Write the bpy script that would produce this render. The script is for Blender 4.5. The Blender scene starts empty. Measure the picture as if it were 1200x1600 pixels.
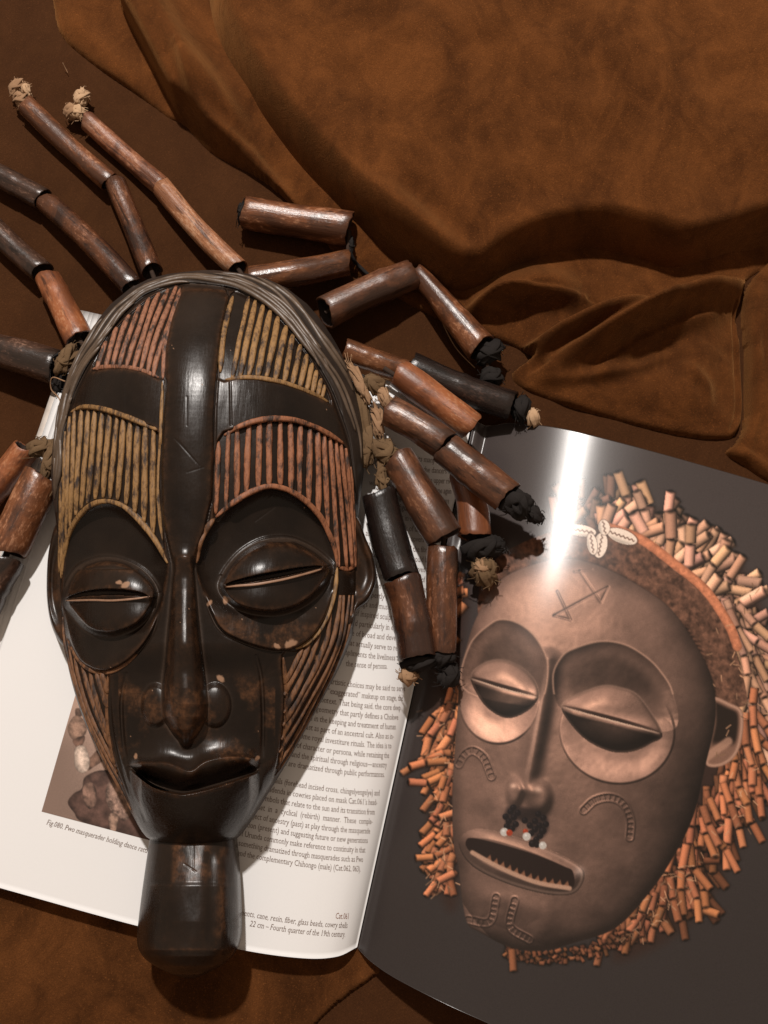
import bpy, math, random
import numpy as np
from mathutils import Vector, Matrix

# ------------------------------------------------------------------ camera, light, exposure
SC = bpy.context.scene
COL = SC.collection
TH = math.radians(13.0); DIST = 0.5; FPX = 1500.0          # tilt, distance to table centre, focal length in photo pixels
CAM = np.array([0.0, -DIST*math.sin(TH), DIST*math.cos(TH)])
cd = bpy.data.cameras.new('camera'); cam = bpy.data.objects.new('camera', cd); COL.objects.link(cam)
cam.location = CAM; cam.rotation_euler = (TH, 0, 0)
cd.sensor_fit = 'VERTICAL'; cd.sensor_height = 36; cd.lens = 36*FPX/1600; cd.clip_start = 0.01; cd.clip_end = 50
SC.camera = cam
W = bpy.data.worlds.new('World'); SC.world = W; W.use_nodes = True
W.node_tree.nodes['Background'].inputs[0].default_value = (1.0, 0.77, 0.585, 1)
W.node_tree.nodes['Background'].inputs[1].default_value = 0.35
ld = bpy.data.lights.new('ceiling_lamp', 'POINT'); ld.energy = 168; ld.color = (1.0, 0.94, 0.885); ld.shadow_soft_size = 0.035
lo = bpy.data.objects.new('ceiling_lamp', ld); COL.objects.link(lo); lo.location = (-0.20, 0.98, 1.6)
SC.view_settings.view_transform = 'Standard'; SC.view_settings.look = 'None'
SC.view_settings.exposure = 0.0; SC.view_settings.gamma = 1.0
SC.render.engine = 'CYCLES'

rng = np.random.default_rng(7); random.seed(7)

# ------------------------------------------------------------------ helpers
def P(px, py, z):
    """point at height z (metres) on the table, given by where the traced outline runs"""
    px = np.asarray(px, float); py = np.asarray(py, float); z = np.asarray(z, float)
    px, py, z = np.broadcast_arrays(px, py, z)
    u = 800.0-py
    rx = px-600.0; ry = FPX*math.sin(TH)+u*math.cos(TH); rz = -FPX*math.cos(TH)+u*math.sin(TH)
    t = (z-CAM[2])/rz
    return np.stack([CAM[0]+rx*t, CAM[1]+ry*t, z], -1)
S = DIST/FPX
def smooth(pts, n=8, closed=False):
    p = np.asarray(pts, float); N = len(p)
    if closed: ext = np.vstack([p[-1], p, p[0], p[1]]); segs = N
    else: ext = np.vstack([2*p[0]-p[1], p, 2*p[-1]-p[-2]]); segs = N-1
    t = np.linspace(0, 1, n, endpoint=False)[:, None]; out = []
    for i in range(segs):
        a, b, c, d = ext[i], ext[i+1], ext[i+2], ext[i+3]
        out.append(0.5*((2*b)+(-a+c)*t+(2*a-5*b+4*c-d)*t*t+(-a+3*b-3*c+d)*t**3))
    out = np.vstack(out)
    return out if closed else np.vstack([out, p[-1]])
def resample(pts, n):
    p = np.asarray(pts, float); d = np.r_[0, np.cumsum(np.linalg.norm(np.diff(p, axis=0), axis=1))]
    t = np.linspace(0, d[-1], n)
    return np.stack([np.interp(t, d, p[:, k]) for k in range(p.shape[1])], -1)
def ss(a, b, x):
    t = np.clip((np.asarray(x, float)-a)/(b-a), 0, 1); return t*t*(3-2*t)
def sd(X, Y, poly, margin=90):
    """signed distance to a closed outline, negative inside"""
    poly = np.asarray(poly, float); res = np.full(X.shape, 1e3)
    m = (X > poly[:, 0].min()-margin) & (X < poly[:, 0].max()+margin) & (Y > poly[:, 1].min()-margin) & (Y < poly[:, 1].max()+margin)
    if not m.any(): return res
    x = X[m]; y = Y[m]; d2 = np.full(x.shape, 1e12); ins = np.zeros(x.shape, bool)
    q = np.roll(poly, -1, 0)
    for (ax, ay), (bx, by) in zip(poly, q):
        ex, ey = bx-ax, by-ay; L2 = ex*ex+ey*ey
        if L2 < 1e-9: continue
        t = np.clip(((x-ax)*ex+(y-ay)*ey)/L2, 0, 1)
        d2 = np.minimum(d2, (x-ax-t*ex)**2+(y-ay-t*ey)**2)
        if ay != by:
            c = ((ay > y) != (by > y)) & (x < (bx-ax)*(y-ay)/(by-ay)+ax); ins ^= c
    d = np.sqrt(d2); d[ins] *= -1; res[m] = d
    return res
def dl(X, Y, line, margin=60):
    """distance to an open line, fraction along it, side (+ = right of travel)"""
    line = np.asarray(line, float); D = np.full(X.shape, 1e3); T = np.zeros(X.shape); Sg = np.ones(X.shape)
    m = (X > line[:, 0].min()-margin) & (X < line[:, 0].max()+margin) & (Y > line[:, 1].min()-margin) & (Y < line[:, 1].max()+margin)
    if not m.any(): return D, T, Sg
    x = X[m]; y = Y[m]; d2 = np.full(x.shape, 1e12); tt = np.zeros(x.shape); sg = np.ones(x.shape)
    seg = np.diff(line, axis=0); ln = np.linalg.norm(seg, axis=1); cum = np.r_[0, np.cumsum(ln)]
    for k in range(len(seg)):
        ex, ey = seg[k]; ax, ay = line[k]
        t = np.clip(((x-ax)*ex+(y-ay)*ey)/max(ln[k]**2, 1e-9), 0, 1)
        q = (x-ax-t*ex)**2+(y-ay-t*ey)**2; b = q < d2
        d2 = np.where(b, q, d2); tt = np.where(b, (cum[k]+t*ln[k])/cum[-1], tt); sg = np.where(b, np.sign(ex*(y-ay)-ey*(x-ax)), sg)
    D[m] = np.sqrt(d2); T[m] = tt; Sg[m] = sg
    return D, T, Sg
def vnoise(X, Y, scale, seed=0):
    """smooth 2-d value noise, -1..1"""
    r = np.random.default_rng(seed); G = r.uniform(-1, 1, (64, 64))
    x = np.asarray(X)/scale+1000; y = np.asarray(Y)/scale+1000
    i = np.floor(x).astype(int); j = np.floor(y).astype(int); fx = x-i; fy = y-j
    fx = fx*fx*(3-2*fx); fy = fy*fy*(3-2*fy); g = lambda a, b: G[a % 64, b % 64]
    return (g(i, j)*(1-fx)+g(i+1, j)*fx)*(1-fy)+(g(i, j+1)*(1-fx)+g(i+1, j+1)*fx)*fy
def fbm(X, Y, scale, seed=0, n=4):
    r = 0; a_ = 1.0; x, y = np.asarray(X, float), np.asarray(Y, float)
    for k in range(n):
        x, y = 0.8*x-0.6*y+13.7, 0.6*x+0.8*y-7.1; r = r+a_*vnoise(x, y, scale, seed+k); scale = scale*0.53; a_ *= 0.6
    return r

ORG = {}
def origin(o): return ORG.get(o.name, np.zeros(3)) if o is not None else np.zeros(3)
def link(o, parent=None):
    COL.objects.link(o)
    if parent is not None: o.parent = parent
    return o
def empty(name, loc):
    o = bpy.data.objects.new(name, None); o.empty_display_size = 0.01; o.location = loc; link(o); ORG[o.name] = np.array(loc, float); return o
def mesh(name, V, F, mat, parent=None, smooth_=True, normals=None, attrs=None):
    """V (n,3) world coordinates; F list of faces or (m,4) int array"""
    V = np.asarray(V, float); me = bpy.data.meshes.new(name); og = origin(parent)
    if isinstance(F, np.ndarray):
        k = F.shape[1]
        me.vertices.add(len(V)); me.vertices.foreach_set('co', (V-og).astype(np.float32).ravel())
        me.loops.add(F.size); me.loops.foreach_set('vertex_index', F.astype(np.int32).ravel())
        me.polygons.add(len(F)); me.polygons.foreach_set('loop_start', np.arange(0, F.size, k, dtype=np.int32))
        me.update(calc_edges=True)
    else:
        me.from_pydata((V-og).tolist(), [], F); me.update()
    if smooth_: me.polygons.foreach_set('use_smooth', np.ones(len(me.polygons), bool))
    for nm, a in (attrs or {}).items():
        a = np.asarray(a, np.float32)
        if a.ndim == 1:
            at = me.attributes.new(nm, 'FLOAT', 'POINT'); at.data.foreach_set('value', a)
        else:
            at = me.color_attributes.new(nm, 'FLOAT_COLOR', 'POINT'); at.data.foreach_set('color', np.c_[a, np.ones(len(a))].astype(np.float32).ravel())
    me.validate()
    if normals is not None: me.normals_split_custom_set_from_vertices(np.asarray(normals, float).tolist())
    me.materials.append(mat)
    o = bpy.data.objects.new(name, me); link(o, parent); ORG[o.name] = og
    return o
def tag(o, label=None, cat=None, group=None, kind=None):
    for k, v in (('label', label), ('category', cat), ('group', group), ('kind', kind)):
        if v: o[k] = v
    return o
def quads(nr, nc, off=0):
    i = np.arange(nr-1)[:, None]*nc+np.arange(nc-1)[None, :]
    return (np.stack([i, i+nc, i+nc+1, i+1], -1).reshape(-1, 4)+off)
def border(nr, nc):
    """boundary loop of a grid: down the left side, along the bottom, up the right, back along the top"""
    return np.r_[np.arange(nr-1)*nc, (nr-1)*nc+np.arange(nc-1), (np.arange(nr-1, 0, -1))*nc+nc-1, np.arange(nc-1, 0, -1)]
def gnormals(V):
    a = np.gradient(V, axis=1); b = np.gradient(V, axis=0); n = np.cross(a, -b); n = np.where(n[..., 2:] < 0, -n, n)
    return n/np.maximum(np.linalg.norm(n, axis=-1, keepdims=True), 1e-12)
def frames(p):
    t = np.gradient(p, axis=0); t /= np.maximum(np.linalg.norm(t, axis=1, keepdims=True), 1e-12)
    up = np.array([0, 0, 1.0]); n = np.cross(t, up); bad = np.linalg.norm(n, axis=1) < 1e-3; n[bad] = (1, 0, 0)
    n /= np.linalg.norm(n, axis=1, keepdims=True); b = np.cross(n, t)
    return t, n, b
def sweep(p, r, seg=8, flat=1.0, sq=1.0):
    p = np.asarray(p, float); r = np.broadcast_to(np.asarray(r, float), (len(p),)); t, n, b = frames(p)
    a = np.linspace(0, 2*math.pi, seg, endpoint=False)
    ca = np.sign(np.cos(a))*np.abs(np.cos(a))**sq; sa = np.sign(np.sin(a))*np.abs(np.sin(a))**sq
    V = p[:, None]+r[:, None, None]*(ca[None, :, None]*n[:, None]+flat*sa[None, :, None]*b[:, None])
    V = V.reshape(-1, 3); F = []
    for i in range(len(p)-1):
        for k in range(seg):
            q = (k+1) % seg; F.append((i*seg+k, i*seg+q, (i+1)*seg+q, (i+1)*seg+k))
    F.append(tuple(range(seg-1, -1, -1))); F.append(tuple((len(p)-1)*seg+k for k in range(seg)))
    return V, F

# ------------------------------------------------------------------ materials
class NT:
    def __init__(s, name):
        s.m = bpy.data.materials.new(name); s.m.use_nodes = True; s.t = s.m.node_tree; s.b = s.t.nodes['Principled BSDF']
    def n(s, typ, **kw):
        nd = s.t.nodes.new(typ)
        for k, v in kw.items():
            if hasattr(nd, k): setattr(nd, k, v)
            else: nd.inputs[k.replace('_', ' ')].default_value = v
        return nd
    def l(s, a, b): s.t.links.new(a, b)
    def coords(s, scale=(1, 1, 1), kind='Object'):
        tc = s.n('ShaderNodeTexCoord'); mp = s.n('ShaderNodeMapping'); mp.inputs['Scale'].default_value = scale
        s.l(tc.outputs[kind], mp.inputs[0]); return mp.outputs[0]
    def noise(s, vec, scale, detail=4, rough=0.55, dist=0.0):
        nd = s.n('ShaderNodeTexNoise'); nd.inputs['Scale'].default_value = scale; nd.inputs['Detail'].default_value = detail
        nd.inputs['Roughness'].default_value = rough; nd.inputs['Distortion'].default_value = dist; s.l(vec, nd.inputs['Vector']); return nd.outputs[0]
    def ramp(s, fac, stops):
        r = s.n('ShaderNodeValToRGB'); e = r.color_ramp.elements
        while len(e) < len(stops): e.new(0.5)
        for k, (p, c) in enumerate(stops):
            e[k].position = p; e[k].color = (*c, 1) if len(c) == 3 else c
        s.l(fac, r.inputs[0]); return r.outputs[0]
    def mix(s, fac, a, b, blend='MIX'):
        m = s.n('ShaderNodeMix'); m.data_type = 'RGBA'; m.blend_type = blend
        for sock, v in ((m.inputs[0], fac), (m.inputs[6], a), (m.inputs[7], b)):
            if hasattr(v, 'is_output'): s.l(v, sock)
            else: sock.default_value = v if not isinstance(v, tuple) else (*v, 1)[:4]
        return m.outputs[2]
    def math(s, op, a, b=0.0, clamp=False):
        m = s.n('ShaderNodeMath'); m.operation = op; m.use_clamp = clamp
        for sock, v in ((m.inputs[0], a), (m.inputs[1], b)):
            if hasattr(v, 'is_output'): s.l(v, sock)
            else: sock.default_value = v
        return m.outputs[0]
    def bump(s, h, strength, dist, prev=None):
        b = s.n('ShaderNodeBump'); b.inputs['Strength'].default_value = strength; b.inputs['Distance'].default_value = dist
        s.l(h, b.inputs['Height'])
        if prev is not None: s.l(prev, b.inputs['Normal'])
        return b.outputs[0]
    def out(s, col=None, rough=None, normal=None, **kw):
        for v, k in ((col, 'Base Color'), (rough, 'Roughness'), (normal, 'Normal')):
            if v is None: continue
            if hasattr(v, 'is_output'): s.l(v, s.b.inputs[k])
            else: s.b.inputs[k].default_value = (*v, 1) if isinstance(v, tuple) else v
        for k, v in kw.items(): s.b.inputs[k.replace('_', ' ')].default_value = v
        return s.m
def wood_mat():
    t = NT('dark_carved_wood'); v = t.coords((1, 1, 1)); g = t.coords((1, 0.10, 0.6))
    wear = t.n('ShaderNodeAttribute', attribute_name='wear').outputs['Fac']  # brown wear; on the neck also its painted highlights
    grain = t.noise(g, 700, 5, 0.65); big = t.noise(v, 28, 4, 0.6); fine = t.noise(v, 900, 3, 0.6)
    dark = t.ramp(big, [(0.3, (0.006, 0.0038, 0.0028)), (0.7, (0.016, 0.0094, 0.0060))])
    brown = t.ramp(t.noise(t.coords((1, 0.5, 0.8)), 420, 4, 0.6), [(0.25, (0.035, 0.015, 0.007)), (0.75, (0.115, 0.050, 0.022))])
    k = t.math('MULTIPLY', wear, t.math('ADD', t.math('MULTIPLY', t.ramp(t.noise(v, 190, 5, 0.7), [(0.42, (0, 0, 0)), (0.68, (1, 1, 1))]), 1.0), t.math('MULTIPLY', fine, 0.35)), True)
    c = t.mix(k, dark, brown)
    rough = t.math('ADD', t.math('MULTIPLY', fine, 0.16), t.math('ADD', t.math('MULTIPLY', big, 0.22), 0.09))
    dust = t.math('MULTIPLY', t.n('ShaderNodeAttribute', attribute_name='dust').outputs['Fac'], t.math('ADD', t.math('MULTIPLY', fine, 0.8), 0.4), True)
    c = t.mix(dust, c, (0.060, 0.038, 0.026)); rough = t.math('ADD', rough, t.math('MULTIPLY', dust, 0.35))
    chip = t.n('ShaderNodeAttribute', attribute_name='chip').outputs['Fac']; c = t.mix(chip, c, (0.26, 0.145, 0.085)); rough = t.math('ADD', rough, t.math('MULTIPLY', chip, 0.3))
    vo = t.n('ShaderNodeTexVoronoi'); vo.feature = 'SMOOTH_F1'; vo.inputs['Scale'].default_value = 85; vo.inputs['Smoothness'].default_value = 0.35; t.l(t.coords((1.5, 0.45, 1)), vo.inputs['Vector'])
    nrm = t.bump(grain, 0.30, 0.00035); nrm = t.bump(vo.outputs[0], 0.10, 0.0022, nrm); nrm = t.bump(t.noise(v, 120, 3), 0.12, 0.0006, nrm)
    return t.out(c, rough, nrm, Specular_IOR_Level=0.30)
def paint_mat(name, c1, c2):
    t = NT(name); v = t.coords(); g = t.coords((1, 0.25, 1))
    n1 = t.noise(g, 420, 5, 0.7); n2 = t.noise(v, 90, 3); n3 = t.noise(v, 1300, 2)
    c = t.mix(n2, c1, c2)
    flake = t.ramp(t.math('ADD', t.math('MULTIPLY', n1, 0.6), t.math('MULTIPLY', n2, 0.4)), [(0.40, (1, 1, 1)), (0.50, (0, 0, 0))])
    sp = t.ramp(t.noise(t.coords((1, 0.3, 1)), 800, 4, 0.7), [(0.33, (0.45, 0.4, 0.38)), (0.5, (1, 1, 1)), (0.75, (1.25, 1.22, 1.2))])
    c = t.mix(1.0, c, sp, 'MULTIPLY'); c = t.mix(flake, c, (0.025, 0.013, 0.008))
    nrm = t.bump(n1, 0.5, 0.0006); nrm = t.bump(n3, 0.25, 0.0002, nrm)
    return t.out(c, 0.60, nrm, Specular_IOR_Level=0.35)
def plain_wood(name, c1, c2, rough=0.5):
    t = NT(name); g = t.coords((1, 0.3, 1)); n1 = t.noise(g, 500, 4, 0.6)
    return t.out(t.mix(n1, c1, c2), rough, t.bump(n1, 0.4, 0.0004))
def cane_mat(name, dark, mid, light, rough, patch=0.5, flute=0.0):
    t = NT(name); tc = t.n('ShaderNodeTexCoord'); oi = t.n('ShaderNodeObjectInfo')
    add = t.n('ShaderNodeVectorMath'); add.operation = 'ADD'; t.l(tc.outputs['Object'], add.inputs[0])
    sc = t.n('ShaderNodeVectorMath'); sc.operation = 'SCALE'; t.l(oi.outputs['Random'], sc.inputs['Scale']); sc.inputs[0].default_value = (3, 5, 7)
    t.l(sc.outputs[0], add.inputs[1])
    def mp(s):
        m = t.n('ShaderNodeMapping'); m.inputs['Scale'].default_value = s; t.l(add.outputs[0], m.inputs[0]); return m.outputs[0]
    streak = t.noise(mp((1, 1, 0.06)), 480, 5, 0.65); big = t.noise(mp((1, 1, 0.45)), 62, 5, 0.66, 0.6); fine = t.noise(mp((1, 1, 0.5)), 650, 4, 0.7)
    c = t.mix(t.ramp(big, [(0.44, (0, 0, 0)), (0.55, (1, 1, 1))]), dark, mid)
    c = t.mix(t.math('MULTIPLY', streak, 0.35), c, mid)
    pk = t.ramp(t.math('ADD', t.math('MULTIPLY', fine, 0.5), t.math('MULTIPLY', big, 0.5)), [(0.60-0.14*patch, (0, 0, 0)), (0.68-0.14*patch, (1, 1, 1))])
    c = t.mix(t.math('MULTIPLY', pk, 0.75), c, light)
    scr = t.noise(mp((1, 1, 0.12)), 260, 5, 0.75, 0.3)
    c = t.mix(t.math('MULTIPLY', t.ramp(scr, [(0.56, (0, 0, 0)), (0.66, (1, 1, 1))]), 0.85), c, (dark[0]*0.35, dark[1]*0.35, dark[2]*0.4))
    gz = t.n('ShaderNodeSeparateXYZ'); t.l(tc.outputs['Generated'], gz.inputs[0]); ez = t.math('ABSOLUTE', t.math('SUBTRACT', gz.outputs[2], 0.5))
    burn = t.ramp(t.math('ADD', ez, t.math('MULTIPLY', t.math('SUBTRACT', big, 0.5), 0.9)), [(0.42, (0, 0, 0)), (0.60, (1, 1, 1))])
    c = t.mix(t.math('MULTIPLY', burn, 0.7), c, (dark[0]*0.4, dark[1]*0.38, dark[2]*0.4))
    r = t.math('ADD', t.math('MULTIPLY', fine, 0.30), rough-0.19)
    nrm = t.bump(streak, 0.35+flute, 0.0006); nrm = t.bump(fine, 0.35, 0.0004, nrm)
    return t.out(c, r, nrm, Specular_IOR_Level=0.55)
def cloth_mat(name, c1, c2, scale=600, rough=0.9):
    t = NT(name); v = t.coords(); n1 = t.noise(v, scale, 4, 0.7); n2 = t.noise(v, 120, 3)
    return t.out(t.mix(n2, c1, c2), rough, t.bump(n1, 0.6, 0.0006), Specular_IOR_Level=0.2)
def velvet_mat(name, c1, c2, sheen, tint):
    t = NT(name); v = t.coords(); tw = t.coords((1, 0.35, 1))
    big = t.noise(t.coords((1.15, 0.85, 1)), 13, 5, 0.62, 1.6); mid = t.noise(t.coords((1.1, 0.85, 1)), 55, 5, 0.62, 1.4); fine = t.noise(v, 1500, 3, 0.7); weave = t.noise(tw, 1700, 2, 0.5)
    f = t.math('ADD', t.math('MULTIPLY', big, 0.65), t.math('MULTIPLY', mid, 0.35))
    c = t.mix(t.ramp(f, [(0.40, (0, 0, 0)), (0.62, (1, 1, 1))]), c1, c2)
    sp = t.noise(v, 1100, 2, 0.8)
    c = t.mix(t.math('MULTIPLY', t.ramp(fine, [(0.35, (0, 0, 0)), (0.65, (1, 1, 1))]), 0.38), c, (c1[0]*0.35, c1[1]*0.35, c1[2]*0.35))
    c = t.mix(t.math('MULTIPLY', t.ramp(sp, [(0.58, (0, 0, 0)), (0.74, (1, 1, 1))]), 0.36), c, (c2[0]*2.2, c2[1]*2.2, c2[2]*2.2))
    nrm = t.bump(mid, 0.25, 0.003); nrm = t.bump(fine, 0.7, 0.0005, nrm); nrm = t.bump(weave, 0.35, 0.0004, nrm)
    return t.out(c, 0.95, nrm, Specular_IOR_Level=0.08, Sheen_Weight=sheen, Sheen_Roughness=0.45, Sheen_Tint=(*tint, 1))
def print_mat(name, rough, spec, coat=0.0):
    t = NT(name); a = t.n('ShaderNodeAttribute', attribute_name='ink').outputs['Color']
    fine = t.noise(t.coords(), 2600, 2, 0.6)
    c = t.mix(0.22, a, t.mix(1.0, a, t.ramp(fine, [(0.3, (0.3, 0.3, 0.3)), (0.7, (1.7, 1.7, 1.7))]), 'MULTIPLY'))
    nrm = t.bump(fine, 0.10, 0.0002); return t.out(c, rough, nrm, Specular_IOR_Level=spec)
def paper_mat():
    t = NT('paper'); n1 = t.noise(t.coords(), 900, 3, 0.6); n2 = t.noise(t.coords(), 12, 2)
    c = t.mix(t.math('MULTIPLY', n1, 0.25), (0.715, 0.705, 0.70), (0.64, 0.625, 0.615))
    return t.out(c, 0.55, t.bump(n2, 0.15, 0.002), Specular_IOR_Level=0.25)
M_WOOD = wood_mat()
M_RED = paint_mat('red_pigment', (0.190, 0.069, 0.030), (0.265, 0.104, 0.048))
M_PINK = paint_mat('pink_pigment', (0.195, 0.078, 0.040), (0.27, 0.118, 0.064))
M_OCHRE = paint_mat('ochre_pigment', (0.180, 0.094, 0.031), (0.26, 0.143, 0.054))
M_OLD = paint_mat('worn_brown_pigment', (0.105, 0.045, 0.019), (0.175, 0.078, 0.032))
M_RAW = plain_wood('raw_wood', (0.33, 0.195, 0.125), (0.17, 0.085, 0.045))
t = NT('worn_hair_wood'); _n = t.noise(t.coords(), 90, 4, 0.6); _f = t.noise(t.coords(), 700, 3, 0.6)
M_HAIRW = t.out(t.mix(_n, (0.030, 0.020, 0.014), (0.135, 0.088, 0.055)), 0.44, t.bump(_f, 0.3, 0.0003))
M_HAIRB = plain_wood('hair_band_wood', (0.026, 0.017, 0.012), (0.012, 0.008, 0.006), 0.5)
CANE = dict(
    red=cane_mat('red_brown_cane', (0.042, 0.016, 0.008), (0.155, 0.054, 0.021), (0.40, 0.19, 0.10), 0.36, 0.5),
    glossred=cane_mat('glossy_red_cane', (0.046, 0.018, 0.009), (0.145, 0.054, 0.022), (0.34, 0.16, 0.08), 0.28, 0.3),
    darkred=cane_mat('dark_red_cane', (0.018, 0.009, 0.007), (0.092, 0.033, 0.014), (0.27, 0.12, 0.065), 0.30, 0.35),
    brown=cane_mat('brown_cane', (0.032, 0.015, 0.009), (0.105, 0.040, 0.019), (0.24, 0.11, 0.055), 0.36, 0.35),
    dark=cane_mat('dark_cane', (0.013, 0.009, 0.007), (0.05, 0.024, 0.015), (0.22, 0.12, 0.08), 0.34, 0.35),
    black=cane_mat('black_cane', (0.006, 0.004, 0.0035), (0.016, 0.009, 0.007), (0.06, 0.03, 0.02), 0.33, 0.12),
    orange=cane_mat('orange_cane', (0.11, 0.035, 0.014), (0.27, 0.088, 0.032), (0.42, 0.20, 0.10), 0.42, 0.5),
    light=cane_mat('pale_fluted_cane', (0.15, 0.056, 0.024), (0.32, 0.135, 0.062), (0.48, 0.27, 0.16), 0.45, 0.55, 0.5),
    flute=cane_mat('fluted_cane', (0.075, 0.026, 0.013), (0.22, 0.082, 0.038), (0.40, 0.20, 0.115), 0.42, 0.45, 0.5))
M_INSIDE = plain_wood('cane_inside', (0.03, 0.015, 0.01), (0.015, 0.008, 0.006), 0.8)
M_TAN = cloth_mat('tan_rag', (0.36, 0.22, 0.125), (0.18, 0.095, 0.05))
M_CREAM = cloth_mat('cream_rag', (0.50, 0.34, 0.21), (0.34, 0.20, 0.11))
M_OLIVE = cloth_mat('olive_rag', (0.17, 0.105, 0.052), (0.075, 0.042, 0.022))
M_BLACK = cloth_mat('black_cloth', (0.010, 0.008, 0.0075), (0.019, 0.015, 0.013))
M_CORD = cloth_mat('dark_cord', (0.02, 0.013, 0.010), (0.05, 0.03, 0.02))
M_VELVET = velvet_mat('brown_velvet', (0.056, 0.0180, 0.0045), (0.128, 0.0425, 0.0105), 0.36, (0.70, 0.33, 0.11))
M_VELVET2 = velvet_mat('brown_velvet_cloth', (0.046, 0.0158, 0.0042), (0.112, 0.0390, 0.0105), 0.16, (0.66, 0.32, 0.12))
M_BASE = velvet_mat('dark_brown_cloth', (0.044, 0.0165, 0.0058), (0.058, 0.0220, 0.0076), 0.06, (0.5, 0.25, 0.10))
M_PAPER = paper_mat()
M_INK = NT('brown_ink').out((0.135, 0.078, 0.052), 0.6)
M_INK2 = NT('rust_ink').out((0.22, 0.085, 0.045), 0.6)
M_PRINT = print_mat('glossy_print', 0.255, 0.5)
M_PHOTO = print_mat('matt_print', 0.5, 0.25)

# ------------------------------------------------------------------ setting: the cloth everything lies on
g = np.linspace(-0.6, 0.6, 161); gx, gy = np.meshgrid(g, g[::-1])
gz = 0.0009*vnoise(gx, gy, 0.08, 3)+0.0005*vnoise(gx, gy, 0.03, 4)-0.0012
V = np.stack([gx, gy, gz], -1).reshape(-1, 3)
tag(mesh('table_cloth', V, quads(161, 161), M_BASE), 'smooth dark brown cloth spread under the book and mask', kind='structure')

# ------------------------------------------------------------------ velvet pieces
def heightsheet(name, x0, x1, y0, y1, step, hf, mat):
    xs = np.arange(x0, x1+1e-6, step); ys = np.arange(y0, y1+1e-6, step); X, Y = np.meshgrid(xs, ys)
    H = hf(X, Y); V = P(X, Y, np.zeros_like(X)); V[..., 2] = H
    nr, nc = X.shape; F = quads(nr, nc); hq = H.ravel()[F].max(1); F = F[hq > -0.0019]
    used, inv = np.unique(F, return_inverse=True)
    return mesh(name, V.reshape(-1, 3)[used], inv.reshape(F.shape), mat)
def fold(X, Y, line, h, wl, wr, taper=True):
    D, T, Sg = dl(X, Y, smooth(line, 6), 140); w = np.where(Sg > 0, wr, wl)
    k = h*np.exp(-(D/w)**2)
    return k*(np.sin(np.pi*np.clip(T, 0.02, 0.98))**0.45 if taper else 1)
CUSH = smooth([(290, -260), (312, -60), (318, 10), (330, 75), (362, 137), (430, 225), (515, 318), (590, 388), (650, 432), (700, 462), (750, 464), (800, 432), (850, 412), (920, 402), (985, 414), (1045, 430), (1110, 416), (1200, 390), (1400, 360), (1500, 0), (1400, -300), (800, -330)], 6, True)
def cushion_h(X, Y):
    d = -sd(X, Y, CUSH, 400)
    edge = np.sin(np.pi/2*np.clip(d/(34+22*ss(200, 60, Y)), 0, 1))
    h = 0.037*edge+0.010*ss(20, 260, d)+0.0022*vnoise(X, Y, 95, 11)*ss(20, 120, d)+0.0013*vnoise(X, Y, 40, 12)*ss(20, 90, d)
    h += fold(X, Y, [(560, 330), (640, 380), (700, 440)], 0.004, 20, 26)-fold(X, Y, [(620, 330), (690, 390), (735, 430)], 0.005, 18, 18)
    h += fold(X, Y, [(880, 60), (860, 180), (890, 330)], 0.0025, 40, 40)+fold(X, Y, [(1040, 200), (1000, 300), (1030, 390)], 0.003, 36, 30)
    h += fold(X, Y, [(330, 40), (420, 130), (560, 280)], 0.003, 26, 26)
    return np.where(d > 0, h, -0.002)-0.0015
tag(heightsheet('velvet_cushion', 270, 1420, -300, 480, 3, cushion_h, M_VELVET), 'plump brown velvet cushion filling the top right corner', 'cushion')
T1 = smooth([(60, -260), (78, -40), (84, 10), (97, 56), (150, 103), (215, 148), (262, 183), (288, 196), (330, 238), (400, 275), (445, 310), (500, 365), (555, 428), (660, 450), (520, 230), (420, 60), (380, -260)], 5, True)
T2 = smooth([(600, 440), (690, 500), (760, 525), (805, 542), (832, 560), (800, 584), (815, 605), (870, 628), (960, 655), (1060, 679), (1130, 686), (1150, 676), (1159, 645), (1156, 560), (1150, 490), (1165, 440), (1250, 360), (900, 340), (650, 360)], 5, True)
T3 = smooth([(1167, 450), (1260, 380), (1420, 380), (1420, 830), (1290, 800), (1200, 752), (1160, 725), (1134, 708), (1150, 692), (1163, 660), (1164, 560)], 5, True)
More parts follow.
